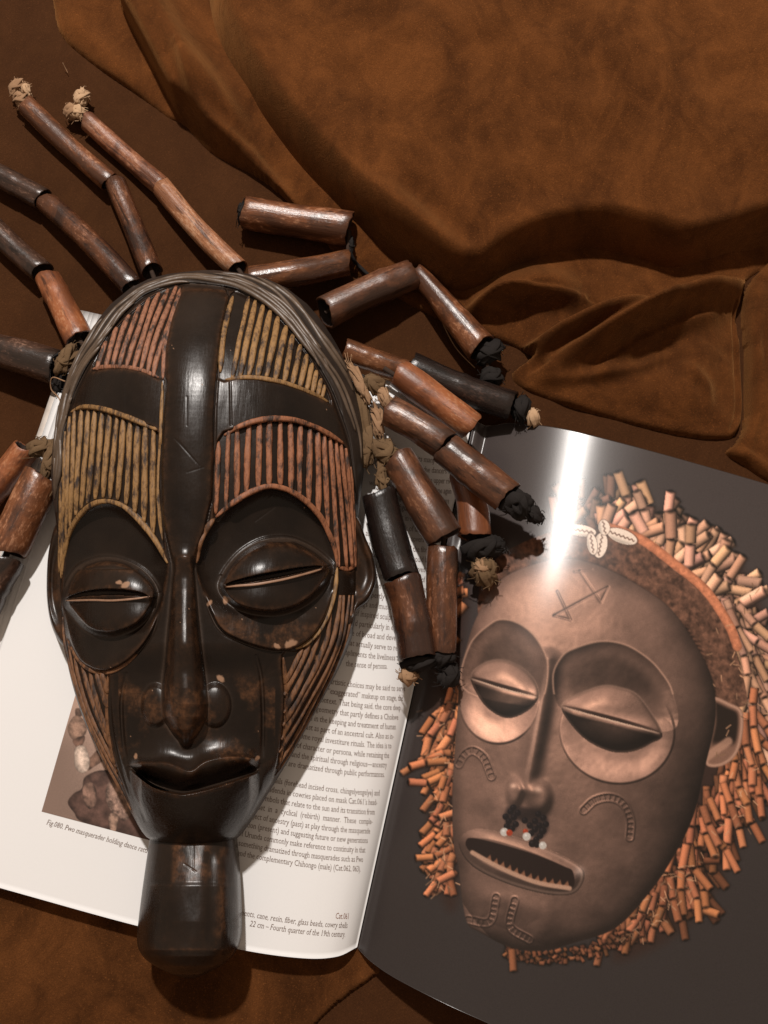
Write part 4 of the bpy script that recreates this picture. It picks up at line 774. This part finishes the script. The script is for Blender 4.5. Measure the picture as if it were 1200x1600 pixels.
rim([(97, 900), (100, 872), (108, 835), (125, 805), (145, 788), (165, 783), (187, 788), (208, 803), (228, 825), (246, 850), (262, 880)], M_OCHRE, 4.2, 0.1)
rim([(105, 998), (122, 1030), (142, 1047), (168, 1051), (190, 1042), (215, 1022)], M_OLD, 3.0, 0.0)
rim([(364, 463), (350, 520), (344, 582)], M_OCHRE, 4.6); rim([(352, 593), (385, 590), (420, 593), (458, 603), (492, 617), (514, 629)], M_OCHRE, 3.6)
rim([(350, 680), (375, 666), (402, 657), (430, 654), (462, 657), (492, 667), (518, 681), (537, 693)], M_RED, 4.3)
rim([(342, 690), (340, 740), (337, 804)], M_RED, 4.2)
rim([(337, 808), (360, 789), (388, 771), (417, 760), (440, 762), (462, 772), (482, 787), (500, 807), (513, 831), (523, 857), (527, 884)], M_RED, 4.4, 0.1)
rim([(307, 880), (311, 852), (322, 828), (335, 810)], M_OLD, 4.2, 0.1)
rim([(527, 887), (524, 920), (515, 955), (500, 985), (480, 1005), (462, 1014)], M_OCHRE, 3.4, 0.0)
rim([(530, 887), (543, 890), (555, 884)], M_RED, 4.0, 0.0); rim([(556, 884), (559, 860), (557, 838)], M_RED, 2.2, -0.3)
rim([(443, 1027), (447, 1090), (443, 1150), (434, 1205)], M_OLD, 3.6, 0.2); rim([(169, 1054), (167, 1100), (172, 1160), (184, 1208)], M_OLD, 3.4, 0.2)
rim([(102, 939), (140, 938), (180, 938), (215, 935), (234, 932)], M_RAW, 1.6, 0.3, 'eyelid_edge', SOCKET[3]); rim([(353, 917), (400, 913), (440, 906), (480, 896), (503, 889)], M_RAW, 1.9, 0.3, 'eyelid_edge', SOCKET[4])
# --- carved strands of the hair band
hp = resample(HAIR_IN, 300); tn = np.gradient(hp, axis=0); tn /= np.linalg.norm(tn, axis=1, keepdims=True); nrm2 = np.stack([tn[:, 1], -tn[:, 0]], -1)
hb_obj = [o for o in mask.children if o.name.startswith('hair_band')][0]
for k in range(34):
    a0 = random.choice((0.0, random.uniform(0, 0.6))); a1 = min(1.0, a0+random.uniform(0.22, 0.5)); i0, i1 = int(a0*299), int(a1*299)
    i = np.arange(i0, i1); o0 = 6+10*(k % 4)+random.uniform(-1, 1); u_ = np.linspace(0, 1, len(i))
    off = o0+random.uniform(-7, 7)*u_+3.6*np.sin(u_*random.uniform(5, 11)+random.uniform(0, 6))
    pth = hp[i]+nrm2[i]*off[:, None]; L_ = np.interp(pth[:, 1], BT[:, 0], BT[:, 1]); R_ = np.interp(pth[:, 1], BT[:, 0], BT[:, 2])
    ok = (pth[:, 0] > L_+2.5) & (pth[:, 0] < R_-2.5) & (pth[:, 1] > 427) & (off > 2.5)
    run = np.flatnonzero(np.diff(np.r_[0, ok.astype(int), 0])); best = max(zip(run[::2], run[1::2]), key=lambda q_: q_[1]-q_[0], default=(0, 0)); pth = pth[best[0]:best[1]]
    if len(pth) > 25: ridge_obj('carved_strand', pth, random.uniform(2.8, 4.4), M_HAIRW, hb_obj, 0.35, 0.8, 0.2, flat=1.0, sq=0.8)
# --- neck
_NK = np.array([(1292, 237, 364), (1310, 234, 367), (1350, 228, 371), (1400, 221, 374), (1450, 215, 375), (1472, 214, 373), (1488, 219, 367), (1501, 230, 356), (1512, 247, 341), (1522, 269, 321), (1528, 289, 304)], float)
NK = smooth(_NK, 6)
def HN(X, Y):
    L = np.interp(Y, NK[:, 0], NK[:, 1]); R = np.interp(Y, NK[:, 0], NK[:, 2]); s = np.clip(np.abs((2*X-L-R)/np.maximum(R-L, 2)), 0, 1)
    zc = np.interp(Y, [1290, 1320, 1378, 1384, 1440, 1484, 1494, 1510, 1522, 1528], [40, 43, 47.5, 48.4, 51, 51.5, 49, 43, 35, 28])*1e-3
    h = 0.028+(zc-0.028)*np.clip(1-s**2.3, 0, 1)**0.6
    h += 0.0009*np.exp(-((X-347)/10)**2)*ss(1330, 1350, Y)*(1-ss(1455, 1475, Y))-0.0006*np.exp(-((X-328)/9)**2)*ss(1320, 1340, Y)*(1-ss(1460, 1480, Y))
    h += 0.00022*fbm(X, Y*0.6, 40, 81, 3)
    for g_ in ([(303, 1318), (302, 1360)], [(288, 1350), (306, 1362)]):
        D, T, Sg = dl(X, Y, np.array(g_, float), 10); h -= 0.00018*np.exp(-(D/0.9)**2)
    return h
X, Y, H, V = relief(NK, HN, 220, 150); cv = H-blur(H, 20); wr = np.clip(cv/0.0003, 0, 1)*0.5+1.0*ss(-0.3, 0.5, fbm(X, Y, 22, 83, 4)+0.25)*ss(264, 276, X)*(1-ss(322, 334, X))*ss(1310, 1322, Y)*(1-ss(1374, 1384, Y))+0.5*ss(0, 0.5, fbm(X, Y*0.4, 18, 84, 4))*np.exp(-((X-346)/10)**2); wr[[0, -1]] = 0; wr[:, [0, -1]] = 0.2  # worn edges, plus front patch and right streak painted as highlights in brown
nr, nc = X.shape; b = border(nr, nc); Vf = V.reshape(-1, 3); top = Vf[b]; c = top.mean(0); low = []
for dz, k in ((-0.006, 1.0), (-0.013, 0.95), (-0.017, 0.8)):
    r_ = c+(top-c)*np.array([k, 1-(1-k)*0.5, 1]); r_[:, 2] = top[:, 2]+dz; low.append(r_)
n0 = len(Vf); nb = len(b); ids = [b]+[n0+i*nb+np.arange(nb) for i in range(3)]; Fs = [quads(nr, nc)]
for i in range(3): Fs.append(np.stack([ids[i], np.roll(ids[i], -1), np.roll(ids[i+1], -1), ids[i+1]], -1)[:, ::-1])
mesh('neck', np.vstack([Vf]+low), np.vstack(Fs), M_WOOD, mask, attrs={'wear': np.r_[wr.ravel(), np.full(3*nb, 0.2)]})
# --- ears
def ear(poly, z0, z1, cup):
    pl = resample(np.vstack([smooth(poly, 6, True), poly[:1]]), 61)[:-1]; c = pl.mean(0); VV, F = [], []
    rs = [(1.0, -0.012), (1.0, -0.003), (0.97, 0.0), (0.90, 0.0022), (0.80, 0.0020), (0.68, -0.0008*cup), (0.45, -0.0022*cup), (0.2, -0.002*cup), (0.02, -0.002*cup)]
    xs = (pl[:, 0]-pl[:, 0].min())/np.ptp(pl[:, 0])
    for k, dz in rs:
        q = c+(pl-c)*k; xs_ = (q[:, 0]-pl[:, 0].min())/np.ptp(pl[:, 0]); VV.append(P(q[:, 0], q[:, 1], z0+(z1-z0)*xs_+dz))
    m = len(pl)
    for i in range(len(rs)-1):
        for k in range(m): F.append((i*m+k, i*m+(k+1) % m, (i+1)*m+(k+1) % m, (i+1)*m+k))
    F.append(tuple((len(rs)-1)*m+k for k in range(m))); VV = np.vstack(VV)
    o = mesh('ear', VV, [f[::-1] for f in F], M_WOOD, mask, attrs={'wear': np.clip(0.45+0.4*vnoise(VV[:, 0]*3000, VV[:, 1]*3000, 20, 91), 0, 1)})
ear([(97, 812), (86, 822), (79, 845), (74, 880), (73, 930), (79, 972), (92, 1002), (104, 1000), (106, 900)], 0.027, 0.034, 0.6)
ear([(540, 800), (558, 806), (572, 842), (583, 868), (588, 900), (584, 922), (573, 942), (556, 956), (549, 982), (538, 970), (540, 900)], 0.038, 0.030, 1.0)

# ------------------------------------------------------------------ cane hair
def blob(name, px, py, z, rx, ry, rz, mat, parent, ang=0.0, crump=0.35, freq=3.0, seg=40):
    u = np.linspace(0, math.pi, seg//2+1)[:, None]; v = np.linspace(0, 2*math.pi, seg, endpoint=False)[None]
    d = np.stack([np.sin(u)*np.cos(v), np.sin(u)*np.sin(v), np.cos(u)*np.ones_like(v)], -1); r = np.ones(d.shape[:2]); q = np.random.default_rng(random.randint(0, 99999))
    for k in range(5):
        w = q.normal(0, 0.62*freq*(1+0.7*k), 3)*np.array([1.5, 0.55, 1.2]); r += crump/(1+0.7*k)*(np.abs(np.sin(d@w+q.uniform(0, 6)))-0.55)
    V = d*r[..., None]*np.array([rx, ry, rz])*S; ca, sa = math.cos(ang), math.sin(ang); V = np.stack([V[..., 0]*ca-V[..., 1]*sa, V[..., 0]*sa+V[..., 1]*ca, V[..., 2]], -1)
    V = V.reshape(-1, 3)+P(px, py, z*1e-3); nr = seg//2+1
    F = [(i*seg+k, (i+1)*seg+k, (i+1)*seg+(k+1) % seg, i*seg+(k+1) % seg) for i in range(nr-1) for k in range(seg)]
    return mesh(name, V, F, mat, parent)
def rag(name, px, py, z, rx, ry, rz, mat, parent, ang=0.0, *_):
    """a knotted strip: a few crossing loops of flat ribbon with frayed ends, one mesh"""
    q = np.random.default_rng(random.randint(0, 99999)); VV, FF, n = [], [], 0; base = P(px, py, z*1e-3); ca, sa = math.cos(ang), math.sin(ang)
    def add(pts, r, flat):
        nonlocal n
        pts = np.asarray(pts)*np.array([rx, ry, rz])*S; pts = np.stack([pts[:, 0]*ca-pts[:, 1]*sa, pts[:, 0]*sa+pts[:, 1]*ca, pts[:, 2]], -1)+base
        V, F = sweep(smooth(pts, 5), r, 8, flat); VV.append(V); FF.extend([tuple(i+n for i in f_) for f_ in F]); n += len(V)
    if name == 'cloth_wrap': rx, ry, rz = rx*0.86, ry*0.86, rz*0.86
    m = min(rx, ry)*S; seg = 24; u = np.linspace(0, math.pi, 13)[:, None]; v = np.linspace(0, 2*math.pi, seg, endpoint=False)[None]
    d = np.stack([np.sin(u)*np.cos(v), np.sin(u)*np.sin(v), np.cos(u)*np.ones_like(v)], -1); r = np.full(d.shape[:2], 0.86)
    for k in range(4):
        w = q.normal(0, 2.4+1.2*k, 3)*np.array([1.6, 0.5, 1.0]); r += 0.30/(1+0.6*k)*(np.abs(np.sin(d@w+q.uniform(0, 6)))-0.6)
    Vb = (d*r[..., None]*np.array([rx, ry, rz])*S).reshape(-1, 3); Vb = np.stack([Vb[:, 0]*ca-Vb[:, 1]*sa, Vb[:, 0]*sa+Vb[:, 1]*ca, Vb[:, 2]], -1)+base
    VV.append(Vb); FF.extend([(i*seg+k, (i+1)*seg+k, (i+1)*seg+(k+1) % seg, i*seg+(k+1) % seg) for i in range(12) for k in range(seg)]); n = len(Vb)
    for k in range(3):
        t0 = q.uniform(0, 6.28); add([(0.9*math.cos(t0), 0.9*math.sin(t0), 0.1), (0.35*math.cos(t0+0.6), 0.35*math.sin(t0+0.6), 0.85), (0.5*math.cos(t0+2.6), 0.5*math.sin(t0+2.6), 0.8), (1.05*math.cos(t0+3.2), 1.05*math.sin(t0+3.2), 0.0)], m*q.uniform(0.30, 0.42), 0.3)
    for k in range(12):
        t0 = q.uniform(0, 6.28); add([(0.6*math.cos(t0), 0.6*math.sin(t0), q.uniform(-0.2, 0.6)), (1.0*math.cos(t0+0.15), 1.0*math.sin(t0+0.15), q.uniform(-0.2, 0.6)), (q.uniform(1.1, 1.4)*math.cos(t0+q.normal(0, 0.3)), q.uniform(1.1, 1.4)*math.sin(t0), q.uniform(-0.5, 0.4))], 0.00018, 1.0)
    return mesh(name, np.vstack(VV), FF, mat, parent)
def tube(x1, y1, x2, y2, r1, r2, z1, z2, key, parent, seg=28):
    A = P(x1, y1, z1*1e-3); B = P(x2, y2, z2*1e-3); L = np.linalg.norm(B-A); q = np.random.default_rng(random.randint(0, 99999))
    R1 = r1*S*(CAM[2]-z1*1e-3)/CAM[2]; R2 = r2*S*(CAM[2]-z2*1e-3)/CAM[2]; a = np.linspace(0, 2*math.pi, seg, endpoint=False)
    n = 17; tn = q.uniform(0.25, 0.75) if q.uniform() < 0.45 else 9; ph = q.uniform(0, 6, 4); V, F = [], []
    cut1 = 0.0010*np.sin(a+ph[0])+0.0006*np.sin(3*a+ph[1])+q.normal(0, 0.0002, seg); cut2 = 0.0010*np.sin(a+ph[2])+0.0006*np.sin(2*a+ph[3])+q.normal(0, 0.0002, seg); bend = q.uniform(-1, 1, 2)*0.0012
    lob = 1+0.018*np.sin(2*a+ph[1])+0.012*np.sin(5*a+ph[2])
    if key in ('light', 'flute'): lob = lob+0.022*np.sign(np.sin(7*a+ph[0]))*np.abs(np.sin(7*a+ph[0]))**0.5
    for k in range(n):
        t_ = k/(n-1); R = R1*(1-t_)+R2*t_; R *= 1+0.02*math.sin(5*t_+ph[0])+0.015*math.sin(11*t_+ph[1])+0.055*math.exp(-((t_-tn)/0.045)**2)-0.03*math.exp(-((t_-tn-0.09)/0.04)**2)
        z = t_*L+(cut1*(1-t_)**6+cut2*t_**6); b_ = math.sin(math.pi*t_)
        V.append(np.stack([R*lob*np.cos(a)+bend[0]*b_, R*lob*np.sin(a)+bend[1]*b_, z], -1))
    def ring(k, R, dz): v = V[k].copy(); v[:, :2] *= R; v[:, 2] += dz; return v
    first = [ring(0, 0.55, 0.004), ring(0, 0.80, 0.003), ring(0, 0.84, 0.0), ring(0, 0.97, -0.0003)]; last = [ring(n-1, 0.97, 0.0003), ring(n-1, 0.84, 0), ring(n-1, 0.80, -0.003), ring(n-1, 0.55, -0.004)]
    VV = np.vstack(first+V+last); m = len(first)+n+len(last)
    for i in range(m-1):
        for k in range(seg): F.append((i*seg+k, i*seg+(k+1) % seg, (i+1)*seg+(k+1) % seg, (i+1)*seg+k))
    F.append(tuple(range(seg-1, -1, -1))); F.append(tuple((m-1)*seg+k for k in range(seg)))
    me = bpy.data.meshes.new('cane_tube'); me.from_pydata(VV.tolist(), [], F); me.update(); me.polygons.foreach_set('use_smooth', np.ones(len(F), bool))
    me.materials.append(CANE[key]); me.materials.append(M_INSIDE)
    for p_ in me.polygons:
        c_ = p_.index//seg
        if c_ < 2 or c_ >= m-3: p_.material_index = 1
    o = bpy.data.objects.new('cane_tube', me); link(o, parent)
    d = Vector(B-A).normalized(); up = Vector((0, 0, 1)); xa = d.cross(up).normalized(); ya = d.cross(xa)
    spin = Matrix.Rotation(q.uniform(0, 6.28), 4, 'Z'); Mx = Matrix((xa, ya, d)).transposed().to_4x4()
    o.matrix_local = Matrix.Translation(Vector(A-origin(parent))) @ Mx @ spin
    return o
def strand(tubes, extra=()):
    pts = []
    for t_ in tubes: pts += [P(t_[0], t_[1], t_[6]*1e-3), P(t_[2], t_[3], t_[7]*1e-3)]
    pts = [np.array(p_) for p_ in pts]+[P(x, y, z*1e-3) for x, y, z in extra]
    V, F = sweep(resample(np.array(pts), 4*len(pts)), 0.0013, 6); st = mesh('hair_strand', V, F, M_CORD, mask)
    for t_ in tubes: tube(*t_[:9], st)
    return st
s = strand([(42, 165, 171, 284, 18, 18, 6.5, 7.2, 'red'), (181, 288, 237, 425, 18, 19, 7.5, 14, 'darkred')], [(245, 445, 26)])
rag('cloth_knot', 34, 158, 6.5, 13, 18, 14, M_TAN, s, 0.6, 0.5, 4); rag('cloth_knot', 26, 136, 5, 12, 17, 10, M_TAN, s, -0.5, 0.6, 4); rag('cloth_knot', 42, 140, 6, 8, 13, 9, M_CREAM, s, 0.3, 0.6, 4)
s = strand([(138, 190, 255, 293, 17, 17, 6.2, 6.5, 'flute'), (252, 291, 372, 420, 17.5, 18, 7, 13, 'light')], [(385, 440, 24)])
rag('cloth_knot', 114, 176, 6, 14, 16, 14, M_TAN, s, 0.7, 0.5, 3.5); rag('cloth_knot', 127, 154, 7, 12, 21, 12, M_CREAM, s, -0.1, 0.45, 3); rag('cloth_knot', 123, 176, 8, 12, 14, 10, M_CREAM, s, 0.2, 0.4, 3)
strand([(-28, 260, 68, 312, 19, 19.5, 7, 7.5, 'dark'), (73, 316, 206, 447, 19, 19, 7.5, 16, 'darkred')], [(225, 460, 26)])
strand([(-22, 343, 67, 426, 20, 20, 7.2, 8, 'dark'), (75, 435, 124, 532, 21, 23, 9, 18, 'orange')], [(140, 550, 26)])
s = strand([(-28, 542, 90, 575, 28, 29, 10.5, 15, 'dark')], [(112, 580, 26)])
rag('cloth_knot', 104, 562, 24, 14, 30, 14, M_OLIVE, s, -0.5, 0.5, 4); rag('cloth_knot', 96, 590, 20, 9, 26, 12, M_BLACK, s, -0.2, 0.45, 4)
s = strand([(-18, 778, 42, 700, 22, 22, 12, 18, 'orange')], [(80, 700, 26)]); rag('cloth_knot', 66, 700, 22, 24, 15, 14, M_OLIVE, s, 0.2, 0.5, 3)
s = strand([(66, 742, 10, 862, 29, 31, 24, 22, 'red'), (8, 872, -32, 955, 31, 31, 22, 21, 'dark')], [(85, 715, 26)]); rag('cloth_knot', 80, 720, 27, 12, 34, 12, M_OLIVE, s, -0.2, 0.5, 4)
s = strand([(382, 332, 546, 357, 27, 28, 10, 11, 'red'), (543, 411, 392, 437, 22, 22, 9.5, 17, 'glossred')], [(380, 445, 26)])
rag('cloth_wrap', 378, 334, 10, 8, 24, 24, M_BLACK, s, -0.15, 0.13, 3); rag('cloth_wrap', 549, 384, 9, 6, 20, 12, M_BLACK, s, -0.05, 0.13, 3)
s = strand([(508, 489, 644, 429, 27, 25, 17, 11, 'brown'), (652, 426, 752, 545, 15, 27, 9, 13, 'red')], [(768, 590, 11)])
rag('cloth_wrap', 763, 551, 12, 29, 22, 24, M_BLACK, s, 0.75, 0.13, 3); rag('cloth_wrap', 767, 590, 10, 20, 20, 20, M_BLACK, s, 0, 0.13, 3)
s = strand([(542, 548, 634, 580, 19, 19, 22, 20, 'glossred'), (642, 573, 800, 634, 24, 25, 19, 14, 'black')], [(830, 648, 12)])
rag('cloth_wrap', 812, 640, 13, 20, 26, 24, M_BLACK, s, -0.4, 0.13, 3); rag('cloth_knot', 832, 652, 13, 12, 14, 12, M_CREAM, s, 0.3, 0.5, 4)
s = strand([(625, 584, 737, 667, 25, 25, 28, 27, 'orange')], [(600, 575, 28)])
s = strand([(607, 641, 697, 696, 26, 26, 35, 37, 'brown'), (697, 701, 792, 776, 27, 28, 39, 41, 'brown')], [(830, 800, 40)])
rag('cloth_wrap', 808, 789, 41, 24, 31, 26, M_BLACK, s, 0.85, 0.13, 3); rag('cloth_wrap', 833, 803, 40, 15, 17, 14, M_BLACK, s, 0.5, 0.13, 3)
s = strand([(621, 716, 694, 839, 27, 30, 31, 33, 'brown'), (691, 858, 690, 1018, 25, 22, 31, 31, 'darkred')], [(695, 1050, 29)])
rag('cloth_wrap', 690, 1028, 30, 25, 17, 22, M_BLACK, s, 0, 0.13, 3); rag('cloth_wrap', 700, 1056, 28, 20, 21, 18, M_BLACK, s, 0, 0.13, 3)
s = strand([(592, 771, 628, 902, 27, 28, 33, 34, 'black'), (629, 905, 652, 1028, 29, 29, 34, 33, 'darkred')], [(655, 1050, 30)])
rag('cloth_wrap', 657, 1036, 31, 32, 14, 24, M_BLACK, s, 0.2, 0.13, 3); rag('cloth_knot', 637, 1055, 29, 14, 13, 12, M_TAN, s, 0.2, 0.5, 4)
s = strand([(726, 745, 742, 838, 23, 26, 24, 26, 'orange')], [(757, 890, 25)])
rag('cloth_wrap', 757, 856, 27, 38, 20, 20, M_BLACK, s, 0.12, 0.13, 3); rag('cloth_knot', 757, 892, 26, 20, 22, 18, M_OLIVE, s, 0.2, 0.5, 5); rag('cloth_knot', 752, 886, 30, 10, 12, 9, M_TAN, s, 0.2, 0.5, 5)
# rags that tie the strands to the edge of the mask
for x, y, z, rx, ry, rz, mt, an in [(566, 640, 29, 12, 60, 12, M_OLIVE, 0.18), (562, 600, 33, 9, 40, 9, M_TAN, 0.45), (585, 600, 33, 20, 14, 13, M_OLIVE, -0.6), (600, 622, 33, 10, 26, 10, M_TAN, 0.5), (590, 660, 31, 9, 30, 10, M_TAN, 0.1), (572, 700, 31, 14, 34, 12, M_OLIVE, -0.1), (601, 706, 34, 16, 26, 12, M_OLIVE, 0.7), (597, 745, 32, 9, 34, 9, M_OLIVE, 0.1)]:
    rag('cloth_knot', x, y, z, rx, ry, rz, mt, mask, an, 0.5, 3.5)
def cord(pts, r, mat, nm='cord'):
    q = smooth(np.array([P(x, y, z*1e-3) for x, y, z in pts]), 6); V, F = sweep(q, r, 6); mesh(nm, V, F, mat, mask)
cord([(655, 430, 13), (680, 480, 6), (710, 540, 5), (742, 575, 8)], 0.0003, M_TAN); cord([(545, 390, 12), (552, 405, 8), (560, 415, 3), (578, 432, 2)], 0.0011, M_BLACK)
cord([(102, 596, 30), (82, 590, 26), (80, 608, 22), (92, 622, 22), (98, 640, 24)], 0.00035, M_TAN); cord([(85, 762, 28), (60, 810, 22), (52, 838, 15)], 0.0003, M_OLIVE)
cord([(98, 98, 4), (102, 106, 2), (106, 114, 1)], 0.0002, M_TAN); cord([(842, 800, 38), (850, 808, 34), (846, 820, 32)], 0.0004, M_BLACK)
